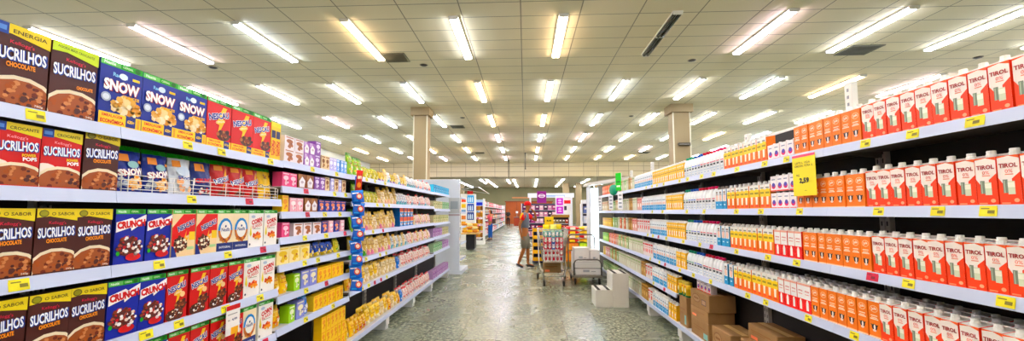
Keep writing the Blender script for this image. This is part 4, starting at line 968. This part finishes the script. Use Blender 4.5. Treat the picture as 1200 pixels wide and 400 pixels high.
for i, (x, c_) in enumerate([(-.1, 'F0DC3A'), (.05, 'F2EE9A'), (.16, 'E8D040')]):
    mb = bag_mesh(.14, .12, .08, c_, None, None, None, 0., 8, 8); o = mb.build('grocery_bag'); o.location = (cx+x-.03, cy+.25+i*.13, 1.07)
    tag(o, ['yellow bag lying on top of the cart load, left', 'pale yellow bag on the cart load, middle', 'golden bag on the cart load, right'][i], 'bag')
cardboard((cx, cy+.62, .2), .36, .3, .2, 'brown cardboard box on the lower rack of the wire cart', 0, mark='label')
# --- platform trolley
tx, ty = 1.23, 8.6
tr = empty('platform_trolley', (tx, ty, 0)); tag(tr, 'grey steel platform trolley with looped front rail carrying white boxes', 'trolley')
mb = MB(); mb.cbox(-.3, .3, 0, .95, .15, .19, M('8A8478', .5, .3, .2, 6), .008); mb.build('platform', tr)
def arch(y, w, h, r=.014):
    pts = [(-w, y, .19), (-w, y, h-.08), (-w+.03, y, h-.02), (-w+.08, y, h), (w-.08, y, h), (w-.03, y, h-.02), (w, y, h-.08), (w, y, .19)]
    m_ = MB(); m_.tube(pts, r, dsteel, 8); return m_
a_ = arch(.02, .27, .5); a_.tube([(-.27,.02,.33),(.27,.02,.33)], .008, dsteel); a_.build('front_rail', tr)
a_ = arch(.93, .29, .95); a_.tube([(-.29,.93,.6),(.29,.93,.6)], .01, dsteel); a_.build('push_handle', tr)
for x, y in ((-.24,.1),(.24,.1),(-.24,.85),(.24,.85)):
    mb = MB(); caster(mb, x, y, .062); mb.build('wheel', tr)
def wbox(x, y, z, w, d, h, lab):
    mb = MB(); mb.cbox(-w/2, w/2, -d/2, d/2, 0, h, M('F0EFEB', .5, 0, .05, 4), .005); 
    o = mb.build('white_box'); o.location = (x, y, z); 
    mb = MB(); a = Art(mb, w, h, -d/2-.0006); a.rect(.0, .94, 1, .96, 'C8C4BC'); a.rect(.3, .2, .55, .36, 'A8B0B8'); a.rect(.62, .22, .8, .26, '9A9A9A'); mb.build('printing', o)
    mb = MB(); mb.box(-w/2-.0004, w/2+.0004, -.02, .02, h, h+.001, M('DAD2BE', .3)); mb.build('tape', o)
    tag(o, lab, 'box', 'white boxes on the platform trolley')
wbox(tx+.02, ty+.3, .192, .5, .4, .27, 'large white box at the bottom of the platform trolley')
wbox(tx-.1, ty+.3, .464, .3, .38, .26, 'upper left white box on the platform trolley')
wbox(tx+.16, ty+.3, .464, .19, .38, .22, 'upper right narrow white box on the platform trolley')
wbox(tx+.02, ty+.72, .192, .5, .36, .4, 'rear white box behind the others on the trolley')
# --- step stool
sx, sy = 1.06, 6.63
mb = MB(); wht = M('DCDBD0', .5, 0, .12, 5)
mb.cbox(0, .25, 0, .42, 0, .265, wht, .006); mb.cbox(.2505, .5, 0, .42, 0, .515, wht, .006)
st = mb.build('step_stool'); st.location = (sx, sy, 0); tag(st, 'white wooden two-step stool on the floor by the right shelves', 'step stool')
for x0, x1, z, c_ in [(.03,.075,.265,'2B2925'),(.175,.22,.265,'2B2925'),(.28,.325,.515,'2B2925'),(.425,.47,.515,'2B2925')]:
    mb = MB(); mb.box(x0, x1, .0, .42, z, z+.003, M(c_, .9)); o = mb.build('grip_strip', st); o['label'] = 'black anti-slip strip'
# --- yellow display stand with a price card, behind the cart
mb = MB(); ye = M('E8B814', .5)
ds = empty('display_stand', (.5, 12.1, 0)); tag(ds, 'yellow display stand with shelves behind the man and the wire cart', 'display stand')
mb.box(-.3, .3, .25, .28, 0, 1.0, M('2A3A7A'))
for s_ in (-1, 1): mb.box(s_*.29-.01, s_*.29+.01, -.2, .25, .1, 1.0, ye)
mb.build('stand_frame', ds)
for q in range(5):
    mb = MB(); mb.box(-.28, .28, -.2, .25, .1+q*.2, .12+q*.2, ye); mb.box(-.28, .28, -.215, -.2, .1+q*.2, .2+q*.2, ye); mb.build('shelf', ds)
mb = MB(); mb.cbox(-.17, .17, -.14, .14, 0, .13, M('8C5A22', .6, 0, .3, 8), .01); mb.box(-.1, .14, -.145, -.14, .01, .06, M('1E1A1C')); mb.box(-.17,.17,-.142,-.14,.1,.12,M('B87A2A'))
bk = mb.build('basket'); bk.location = (.6, 10.4, 1.0)
tag(bk, 'brown carton tray with dark base under the yellow price card', 'tray')
tb = empty('side_table', (.6, 10.4, 0)); tag(tb, 'small narrow table carrying the brown carton tray', 'table')
mb = MB(); mb.cbox(-.2, .2, -.16, .16, .97, .998, M('9A7A4A'), .005); mb.build('table_top', tb)
for x, y in ((-.17,-.13),(.17,-.13),(-.17,.13),(.17,.13)):
    mb = MB(); mb.box(x-.012, x+.012, y-.012, y+.012, 0, .97, M('6A5A44')); mb.build('leg', tb)
mb = MB(); mb.box(-.11, .11, -.006, 0, 0, .2, M('F6D410')); a = Art(mb, .22, .2, -.0065, z0=0); a.text('8,49', .5, .5, .5, .24, '3A3210', bold=.04); 
o = mb.build('price_card'); o.location = (.57, 10.35, 1.132); tag(o, 'bright yellow price card standing on the brown tray', 'price card')
# --- pallet with rice bags
pal = M('A88A5A', .8, 0, .3, 6); mb = MB()
for i in range(7): mb.box(-.4+i*.12, -.31+i*.12, -.3, .3, .12, .14, pal)
for y in (-.28, 0, .24): mb.box(-.4, .41, y, y+.06, 0, .12, pal)
o = mb.build('pallet'); o.location = (1.43, 11.7, 0); tag(o, 'wooden pallet under the crates of orange and green packs', 'pallet')
for i, (x, c_, l_) in enumerate([(1.22, 'D8762A', 'orange'), (1.62, '9CBF2A', 'lime green')]):
    for q in range(2):
        mb = MB(); mb.cbox(-.19, .19, -.26, .26, 0, .24, M(c_, .5), .01)
        for j in range(4): mb.box(-.18+j*.09, -.1+j*.09, -.262, -.26, .03, .21, M('E8A04A' if i == 0 else 'C8DC5A'))
        o = mb.build('crate'); o.location = (x, 11.7, .141+q*.243); tag(o, f'{l_} crate of packs on the pallet, {["lower", "upper"][q]} of its stack', 'crate')
rc = ['D8281E', 'E8B81A', 'E0481E', 'F0C820']
for i, x in enumerate((1.24, 1.62)):
    for q in range(4):
        c_ = rc[(q*3+i) % 4] if q < 3 else ('D8281E' if i == 0 else 'F0C820')
        mb = MB(); h_ = .1; w_ = .185
        rings = []
        for t in range(9):
            u = -1+t/4; k_ = max(.12, (1-abs(u)**4))**.5
            rings.append([(u*w_, .24*math.cos(2*PI*j/12)*(1-.12*u*u), .055+.052*k_*math.sin(2*PI*j/12)) for j in range(12)])
        mb.loft(rings, M(c_, .4)); mb.box(-.07, .07, -.244, -.236, .02, .085, M('F4E8D0' if q % 2 else 'F2D230'))
        o = mb.build('rice_bag'); o.location = (x+.006*q, 11.7, .627+q*.109); tag(o, f'{["red", "yellow", "orange red", "bright yellow"][rc.index(c_)]} rice bag, {["lowest", "second", "third", "topmost"][q]} on the {["left", "right"][i]} pile behind the trolley', 'rice bag', 'rice bags piled on the crates')

# ================================================================== SIGNS AND TAGS
def plate(name, w, h, t, c, arts, loc, rz, label, cat, rx=0):
    mb = MB(); mb.box(-w/2, w/2, -t/2, t/2, 0, h, M(c)); a = Art(mb, w, h, -t/2); arts(a)
    o = mb.build(name); o.location = loc; o.rotation_euler = (rx, 0, rz); return tag(o, label, cat)
def promo(a):
    a.rect(0, .94, 1, 1, 'E0607A'); a.text('LEITE L. VIDA', .46, .8, .66, .055, '7A6A10', bold=.02); a.text('SEMIDESN. TETRA 1L', .5, .725, .8, .05, '7A6A10', bold=.02)
    a.text('R$', .24, .5, .13, .06, '6A5A10'); a.text('2,59', .5, .36, .42, .15, '1E1A10', bold=.05, shear=.05); a.rect(.5, .12, .6, .13, '9A8A10')
plate('promo_sign', .21, .25, .002, 'F4E40E', promo, (1.678, 2.635, 1.545), -PI/2+math.radians(0), 'yellow promotional price sign hanging from the top right shelf', 'sign')
def redtag(a):
    a.rect(0, .84, 1, 1, 'C8203C'); a.rect(.1, .68, .8, .71, '9A9A9A'); a.text('4,99', .6, .5, .4, .09, '2A3A6A', bold=.04); a.text('R$', .2, .5, .14, .05, '4A4A4A'); a.rect(.36, 0, .9, .24, 'F0B41A'); a.rect(0,0,.36,.24,'EDE8E4')
plate('promo_tag', .115, .165, .002, 'F2EEEC', redtag, (-1.676, 2.415, .755), PI/2, 'white price tag with red header hanging among the red cereal boxes', 'price tag')
# wire fence on the second left shelf
mb = MB(); wm = M('EDEDEA', .3)
y0_, y1_ = 1.72, 2.86
for zz in (.012, .032, .052, .074): mb.tube([(-1.716, y0_, zz), (-1.709, y0_+.02, zz), (-1.709, y1_-.02, zz), (-1.716, y1_, zz)], .002, wm, 5)
for i in range(10):
    y = y0_+.03+(y1_-y0_-.06)*i/9; mb.tube([(-1.709, y, 0), (-1.709, y, .074)], .0022, wm, 5)
mb.tube([(-1.71, y0_, 0), (-1.71, y0_, .07), (-1.73, y0_, .075)], .0022, wm, 5); mb.tube([(-1.71, y1_, 0), (-1.71, y1_, .07), (-1.73, y1_, .075)], .0022, wm, 5)
o = mb.build('wire_fence'); o.location = (0, 0, 1.5385); tag(o, 'low white wire fence in front of the leaning cereal bags', 'wire fence')
# hanging strip with blue packs
cs = MB(); cs.box(-.012, .012, -.002, .002, .78, 1.8, M('2A6AC8')); o = cs.build('hanging_strip'); o.location = (-1.655, 4.09, 0); tag(o, 'blue hanging strip between the sweets and snack shelves', 'hanging strip')
hp = bag_mesh(.12, .125, .035, '1E62C0', lambda a: (a.ell(.62, .5, .26, .26, 'C8563A'), a.ell(.6, .5, .16, .16, 'F0D8C0'), a.rect(.08, .74, .6, .84, 'E8F0F8'), a.rect(.1,.1,.5,.2,'3A9AE0')), '3A8AE0', None, 0, 8, 8).build('blue_snack_pack', link=False)
for i in range(8):
    o = hp.copy(); COL.objects.link(o); o.scale = (.95, 1, .95); o.location = (-1.618+(i % 2)*.004, 4.06-i*.002, 1.54-i*.12); o.rotation_euler = (math.radians(-12), math.radians((-6, 5, -3, 8)[i % 4]), math.radians(28+(i % 3)*8))
    tag(o, f'blue snack pack on the hanging strip, {ordi(i+1)} from the top', 'snack pack', 'blue packs on the hanging strip')
o = bag_mesh(.06, .2, .04, 'C8461E', lambda a: (a.ell(.5, .3, .3, .14, 'F09A2A'), a.rect(.2,.6,.8,.75,'F4D8B8')), 'D8342A', None, 0, 8, 8).build('orange_snack_pack'); o.location = (-1.64, 4.1, 1.655); o.rotation_euler = (0, math.radians(4), math.radians(30)); tag(o, 'narrow orange snack pack above the blue packs on the strip', 'snack pack')
# uprights showing above the right shelving
for y, hgt, lab in [(3.97, .07, 'white slotted post above the yellow and orange cartons'), (2.725, .17, 'white slotted post behind the orange cartons'), (6.93, .16, 'white slotted post above the blue cartons'), (8.28, .155, 'short white slotted post above the pale boxes'), (9.24, .19, 'farthest short white post above the right shelves')]:
    mb = MB(); mb.cbox(-.02, .02, -.03, .03, 0, hgt, M('E6E6E0'), .004)
    for q in range(max(1, int(hgt/.05))): mb.box(-.0215, -.02, -.008, .008, .02+q*.045, .04+q*.045, M('8A8E96'))
    o = mb.build('slotted_post'); o.location = (2.05, y, 2.091); tag(o, lab, 'post', 'slotted posts above the right shelving')
# green and white hanging notes near the end of the right run
mb = MB(); mb.lathe([(0,-.006),(.1,-.006),(.1,.006),(0,.006)], M('2A9A7A'), 24); a = Art(mb, .12, .02, 0)
o = mb.build('round_sign'); o.rotation_euler = (0, -PI/2, 0); o.location = (1.62, 7.9, 1.85)
o.rotation_euler = (PI/2, 0, math.radians(-55)); tag(o, 'round green sign sticking out from the right shelves', 'sign')
def strip_art(a):
    for q in range(4): a.rect(.2, .1+q*.22, .8, .2+q*.22, '9AA0A8')
plate('shelf_sign', .14, .32, .004, '4CC62A', lambda a: (a.rect(.15,.2,.85,.3,'E8F8E0'), a.rect(.15,.45,.85,.55,'2A8A1E')), (1.68, 7.75, 1.83), math.radians(-60), 'bright green vertical sign above the top right shelf', 'sign')
for i, (y, lab) in enumerate([(7.4, 'white vertical shelf sign right of the round green sign'), (8.2, 'white vertical shelf sign left of the round green sign'), (9.4, 'farthest white vertical shelf sign near the lit end panel')]):
    plate('shelf_sign', .12, .3, .004, 'F0F0F2', strip_art, (1.63, y, 1.49), math.radians(-60), lab, 'sign')

# ================================================================== END CAPS AND FAR STORE
panel = M('D3DAE4', .5, 0, .04, 2)
ep = empty('end_display', (-2.3, 9.95, 0)); tag(ep, 'tall pale grey end panel unit closing the left shelves', 'end display')
mb = MB(); mb.cbox(-.72, .76, 0, .05, .0, 2.22, panel, .006); mb.build('side_panel', ep)
mb = MB(); mb.cbox(-.72, .82, -.01, 1.0, 0, .09, panel, .006); mb.build('plinth', ep)
mb = MB(); mb.box(-.72, .5, .05, .95, .09, 2.1, M('AEB4BC')); mb.build('core', ep)
for z in (.35, .72, 1.1, 1.45, 1.8):
    mb = MB(); mb.box(.5, .78, .06, .95, z-.02, z, shelf_m); mb.box(.78, .785, .06, .95, z-.04, z+.004, rail_m); mb.build('shelf', ep)
mb = MB(); mb.box(.5,.76,-.008,0,1.42,1.78,M('B4B9BE')); mb.box(.54,.72,-.010,-.008,1.52,1.7,M('8E98A0')); mb.box(.5,.76,-.011,-.008,1.36,1.4,M('A89AA4'))
o = mb.build('notice', ep); o['label'] = 'grey notice on the end panel'
for q, (z, kk) in enumerate([(.35, 'k_yel'), (.72, 'k_oran'), (1.1, 'k_cream'), (1.45, 'k_redy')]):
    for i in range(5):
        p = PT[kk]; o = p['o'].copy(); COL.objects.link(o); o.location = (-2.3+.62, 10.13+i*.17, z+.001); o.rotation_euler = (0, 0, PI/2)
        tag(o, f"{p['desc']} on the end display, {ordi(q+1)} shelf up, {ordi(i+1)} from the panel", p['cat'], 'packets on the left end display')
# white stacked packs seen behind the end of the snack run (top)
# lit end panel of the right run
er = empty('lit_end_panel', (1.6, 10.02, 0)); tag(er, 'white lit end panel with canopy closing the right shelves', 'end display')
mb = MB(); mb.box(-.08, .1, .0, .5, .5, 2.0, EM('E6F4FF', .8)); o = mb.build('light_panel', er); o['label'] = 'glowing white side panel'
mb = MB(); mb.box(-.1, -.08, -.01, .52, .08, 2.05, M('D8DEE4')); mb.box(.1, .9, .02, .06, .08, 2.05, M('8E8A80')); mb.box(-.1, .9, .0, .5, .0, .08, M('B8B8B4')); mb.box(-.08, .1, .02, .5, .08, .5, M('DCE2E8')); mb.build('panel_frame', er)
mb = MB(); mb.add([(-.16,-.1,2.06),(.8,-.1,2.2),(.8,.6,2.2),(-.16,.6,2.06),(-.16,-.1,2.12),(.8,-.1,2.27),(.8,.6,2.27),(-.16,.6,2.12)],[(3,2,1,0),(4,5,6,7),(0,1,5,4),(1,2,6,5),(2,3,7,6),(3,0,4,7)],M('E8E4DC')); mb.build('canopy', er)
for i, (x, y, z, w_, h_, c_) in enumerate([(1.84, 9.6, 2.03, .2, .17, 'D8683C')]):
    pass

# bakery table with bread baskets
bt = empty('bakery_table', (-2.1, 16.5, 0)); tag(bt, 'black bakery table beyond the left end panel', 'table')
mb = MB(); mb.cbox(-.17, .17, -.25, .25, .05, .6, M('17151A', .5), .01); mb.build('pedestal', bt); mb = MB(); mb.cbox(-.14, .14, -.22, .22, 0, .05, M('3A3A3E'), .01); mb.build('base', bt)
mb = MB(); mb.cbox(-.34, .34, -.4, .4, .6, .66, M('C8A878', .5), .01); mb.build('table_top', bt)
breads = [(-.22,-.25),(-.02,-.27),(.18,-.25),(-.22,0),(0,.0),(.2,.02),(-.1,.22),(.12,.24)]
for i, (x, y) in enumerate(breads):
    for q in range(3):
        if q == 2 and i > 4: continue
        mb = MB(); c_ = ['E0A83A', 'F0CC6A', 'C8822A', 'E8DCA8'][(i+q) % 4]
        mb.loft([[(u*.095, .075*math.cos(2*PI*j/10)*(1-.5*u*u), .06+.06*math.sin(2*PI*j/10)*(1-.35*u*u)) for j in range(10)] for u in (-1, -.8, -.4, 0, .4, .8, 1)], M(c_, .5))
        o = mb.build('bread_pack'); o.location = (-2.1+x, 16.5+y, .662+q*.122); tag(o, f'{["golden", "pale yellow", "brown", "cream"][(i+q) % 4]} bread pack on the bakery table, {["bottom", "middle", "top"][q]} layer, {ordi(i+1)} pile', 'bread', 'bread packs on the bakery table')
# bakery cabinet with three blue posters
bc = empty('display_cabinet', (-2.27, 17.6, 0)); tag(bc, 'white display cabinet with three blue posters behind the bakery table', 'cabinet')
mb = MB(); mb.cbox(-.42, .18, 0, .5, .0, 2.2, M('E9E9E4'), .01); mb.build('body', bc)
for q in range(3):
    mb = MB(); w_, h_ = .26, .32; mb.box(-.14, .14, -.012, 0, 1.12+q*.35, 1.12+q*.35+h_, M(['1E3F8C', '1F4FA8', '4AA0DC'][q])); a = Art(mb, .26, h_, -.0125, z0=1.12+q*.35); 
    for j in range(3): a.poly([(.14+j*.28,.12),(.3+j*.28,.12),(.3+j*.28,.6),(.25+j*.28,.8),(.2+j*.28,.8),(.14+j*.28,.6)], 'DDF0FA')
    o = mb.build('poster', bc); o['label'] = 'blue poster with white bottles'
mb = MB(); mb.box(-.14, .1, -.02, 0, 2.19, 2.32, M('C8201E')); o = mb.build('header', bc); o['label'] = 'red header sign'
for q in range(5):
    mb = MB(); mb.box(-.38, -.2, -.01, 0, .9+q*.24, 1.06+q*.24, M(['E0A84A','D88A5A','7AA0C8','E8C84A','D85A3A'][q])); mb.build('poster', bc)
mb = MB(); mb.add([(-.45,-.25,2.4),(.3,-.1,2.48),(.75,.1,2.22),(.75,.6,2.22),(-.45,.5,2.4),(.3,.5,2.52)],[(0,1,5,4),(1,2,3,5),(0,4,3,2)],M('F0EDE6')); mb.build('canopy', bc)
# white rack
rk = empty('white_rack', (-2.07, 19.0, 0)); tag(rk, 'white framed rack with blue header beside the bakery cabinet', 'rack')
mb = MB(); 
for x in (-.2, .2):
    for y in (0, .5): mb.box(x-.025, x+.025, y-.025, y+.025, 0, 2.05, M('F0F0EE'))
mb.cbox(-.24, .24, -.04, .54, .0, .16, M('EDEDEA'), .01); mb.build('rack_frame', rk)
mb = MB(); mb.box(-.18, .18, -.03, -.01, 1.72, 2.0, M('C8DCF4')); mb.box(-.16, .16, -.034, -.03, 1.74, 1.88, M('1A3AD0')); mb.build('header', rk)
for q in range(5):
    mb = MB(); mb.box(-.18, .18, 0, .5, .3+q*.3, .32+q*.3, M('E4E4E0')); mb.build('shelf', rk)
for q in range(5):
    for i in range(3):
        mb = MB(); mb.cbox(-.05, .05, -.15, .15, 0, .2, M(['B8742A','C8943A','8C5A2A','D8A85A'][(q+i) % 4]), .02); o = mb.build('snack_box'); o.location = (-2.18+i*.11, 19.18, .321+q*.3)
        tag(o, f'brown pack on the white rack, {ordi(q+1)} shelf up, {ordi(i+1)} from left', 'pack', 'brown packs on the white rack')
# far left shelving run with goods
fgoods = ['D8405A', 'F0D8DC', 'E88AA0', 'B82A3A', 'E8E4E0', 'C87A8A', '8AA8C0', 'E8B84A', 'A85A6A', '6A8A7A']
fp = {}
for c_ in fgoods:
    mb = MB(); mb.cbox(-.15, .15, -.12, .12, 0, .24, M(c_, .5), .02); a = Art(mb, .3, .24, -.121); a.ell(.3,.5,.18,.3,'F4F0EC'); a.rect(.6,.3,.85,.7,'F4ECE4'); fp[c_] = mb.build('boxed_goods', link=False)
R5 = random.Random(11)
fy = 20.4; bi = 0
while fy < 46:
    bw = 3.2
    root = empty('shelving_unit', (-2.2, fy+bw/2, 0), PI/2); tag(root, f'far left shelving unit behind the woman, {ordi(bi+1)} from the white rack', 'shelving', 'shelving beyond the cross aisle')
    mb = MB(); mb.box(-bw/2+.01, bw/2-.01, .4, .44, 0, 2.05, M('5A4A4A')); mb.box(-bw/2+.01, bw/2-.01, .38, .46, 2.05, 2.1, M('E4D8D8')); mb.build('back_panel', root)
    for z in (.18, .6, 1.0, 1.4, 1.78):
        mb = MB(); mb.box(-bw/2+.01, bw/2-.01, 0, .4, z-.03, z, M('D8D4D4')); mb.box(-bw/2+.01, bw/2-.01, -.01, 0, z-.05, z, M('E4E2E2')); mb.build('shelf', root)
    for zi, z in enumerate((.18, .6, 1.0, 1.4, 1.78)):
        n = 7 if fy < 27 else 5
        if fy > 36: n = 3
        for i in range(n):
            c_ = fgoods[(zi*2+R5.randrange(3)+bi) % 10]
            o = fp[c_].copy(); COL.objects.link(o); s_ = (bw/n)/.34; o.scale = (s_, 1, 1.05); o.location = (-2.35, fy+(i+.5)*bw/n, z+.002); o.rotation_euler = (0, 0, PI/2)
            tag(o, f'coloured box on the {ordi(bi+1)} far left shelving unit, {ordi(zi+1)} shelf up, {ordi(i+1)} along', 'box', 'boxed goods beyond the cross aisle')
    fy += bw; bi += 1
# white end frame of that run
mb = MB(); mb.box(-.3, .3, 0, .06, 0, 2.1, M('E8E2DE')); mb.box(-.34, .34, -.02, .1, 2.1, 2.16, M('C8C2BE')); o = mb.build('shelving_end'); o.location = (-2.5, 46.1, 0); tag(o, 'white end panel at the far end of the left shelving', 'panel')
# right far: shelf display facing camera
def facing_display(x, y, w, h, n, m_, label, cols, hd=None, z0=.15):
    root = empty('shop_display', (x, y, 0)); tag(root, label, 'display')
    mb = MB(); mb.box(-w/2, w/2, .3, .34, 0, h, M('4A4660')); 
    for s_ in (-1, 1): mb.box(s_*w/2-.02, s_*w/2+.02, 0, .34, 0, h, M('E0E0E6'))
    mb.build('display_frame', root)
    if hd: 
        mb = MB(); mb.box(-w/2, w/2, -.02, .34, h, h+.12, M(hd)); mb.build('header', root)
    R6 = random.Random(int(x*10+y))
    for r_ in range(n):
        z = z0+r_*(h-z0)/n
        mb = MB(); mb.box(-w/2+.021, w/2-.021, 0, .3, z-.02, z, M('CFCFD8')); mb.build('shelf', root)
        for i in range(m_):
            c_ = cols[R6.randrange(len(cols))]; ww = (w-.08)/m_; hh = (h-z0)/n*.7
            mb = MB(); mb.cbox(-ww*.44, ww*.44, -.1, .1, 0, hh, M(c_, .5), .01); a = Art(mb, ww*.8, hh, -.101); a.rect(.2,.55,.8,.8,'F0ECE8')
            o = mb.build('boxed_goods'); o.location = (x-w/2+.04+(i+.5)*ww, y+.14, z+.002)
            tag(o, f'{label.split(",")[0]}: its box on {ordi(r_+1)} shelf up, {ordi(i+1)} from left'.replace(': its box', ' box'), 'box', 'boxes on the '+label.split(',')[0])
facing_display(2.35, 14.0, 1.0, 1.72, 5, 6, 'white and blue display, facing the camera behind the lit end panel', ['6A7AB8','B8C4E0','8A5A8A','E0E4F0','4A6A98','C88AA0'], 'E6E8F0')
facing_display(1.55, 19.0, .8, 1.2, 4, 5, 'brown mixed display, standing behind the rice bags', ['8C7A5A','B89A6A','6A5A4A','C8A87A','A84A3A'], 'A07A4A')
facing_display(.75, 23.0, 1.9, 1.9, 5, 8, 'purple goods display, behind the man under the purple sign', ['6A2A5A','A84A7A','C88AA8','4A1E40','E0B8C8'], None)
# purple shop: white fascia, hanging sign, posters
mb = MB(); mb.box(-1.0, 1.75, 0, .1, 0, .26, M('E8ECF2')); mb.box(-.1, 1.2, -.01, 0, .05, .16, M('A8BEE0'))
o = mb.build('shop_fascia'); o.location = (1.15, 25.5, 2.3); tag(o, 'long white fascia beam above the purple goods display', 'fascia')
for i, x in enumerate((.3, 2.75)):
    mb = MB(); mb.box(-.05, .05, 0, .1, 0, 2.3, M('DCDCE0')); mb.box(-.09, .09, -.04, .14, 0, .05, M('BCBCC0')); o = mb.build('fascia_post'); o.location = (x, 25.5, 0); tag(o, ['left', 'right'][i]+' white post carrying the long fascia beam', 'post')
plate('hanging_sign', .52, .66, .02, '8A1E7C', lambda a: (a.ell(.5,.6,.38,.16,'F4E8F4'), a.ell(.5,.6,.3,.11,'8A1E7C'), a.rect(.2,.57,.8,.63,'F4E8F4')), (.92, 24.0, 1.95), 0, 'purple hanging sign with white oval emblem above the display', 'sign')
mb = MB(); mb.box(-.2, .2, 0, .06, 0, 2.2, M('ECE6F4'))
a = Art(mb, .4, 2.2, -.0005)
for z in (.8, .62): a.rect(.12, z, .88, z+.15, 'C83AC8'); a.rect(.3, z+.04, .7, z+.06, 'F4D8F4'); a.ell(.5, z+.1, .2, .025, 'F0B8F0')
a.rect(.15,.45,.85,.56,'4AA88A')
o = mb.build('poster_stand'); o.location = (1.6, 19.9, 0); tag(o, 'tall white stand with two magenta posters', 'poster stand')
# red and white boards further right
for i, (x, y, z, w_, h_, c_, lab) in enumerate([(2.45, 26, 1.2, .7, 1.1, 'ECE8E4', 'white board with red band right of the magenta posters'), ]):
    mb = MB(); mb.box(-w_/2, w_/2, 0, .05, -z, h_, M(c_)); mb.box(-w_/2, w_/2, -.01, 0, .75, .95, M('D8342A')); mb.box(-w_/2+.1, w_/2-.3, -.012, -.01, .35, .6, M('3A2A3A')); o = mb.build('notice_board'); o.location = (x, y, z); tag(o, lab, 'board')
mb = MB(); mb.box(-.3, .3, 0, .04, 0, .35, M('D83A2A')); mb.box(-.01,.01,.01,.03,.35,2.3,M('5a5a5a')); o = mb.build('hanging_sign'); o.location = (5.05, 30, 2.45-.0); tag(o, 'red hanging sign above the blue display on the right', 'sign')
# checkout counters
for i, x in enumerate((-.9, .6, 2.1)):
    root = empty('checkout_counter', (x, 44.5, 0)); tag(root, ['left', 'middle', 'right'][i]+' checkout counter before the orange partition', 'checkout')
    mb = MB(); mb.cbox(-.3, .3, 0, 2.2, 0, .85, M('8A3A2A'), .02); mb.build('counter_body', root); mb = MB(); mb.cbox(-.34, .34, -.05, 2.25, .85, .9, M('4A3A34'), .01); mb.build('belt', root)
    mb = MB(); mb.box(-.02,.02,1.2,1.24,.9,1.5,M('8a8a8a')); mb.cbox(-.12,.12,1.14,1.2,1.3,1.5,M('E8E0D8'),.01); mb.build('screen', root)
mb = MB(); mb.box(-1.2, 1.2, 0, .05, 0, .14, M('D8906A')); o = mb.build('wall_sign'); o.location = (-.4, 51.93, 3.1); tag(o, 'faint orange sign on the back wall above the partition', 'sign')

# ================================================================== RENDER LOOK
w = bpy.data.worlds.new('world'); SC.world = w; w.use_nodes = True
w.node_tree.nodes['Background'].inputs[0].default_value = (.6, .6, .6, 1); w.node_tree.nodes['Background'].inputs[1].default_value = .2
vs_ = SC.view_settings; vs_.view_transform = 'Standard'; vs_.look = 'None'; vs_.gamma = 1; vs_.use_curve_mapping = False
vs_.exposure = 2.15
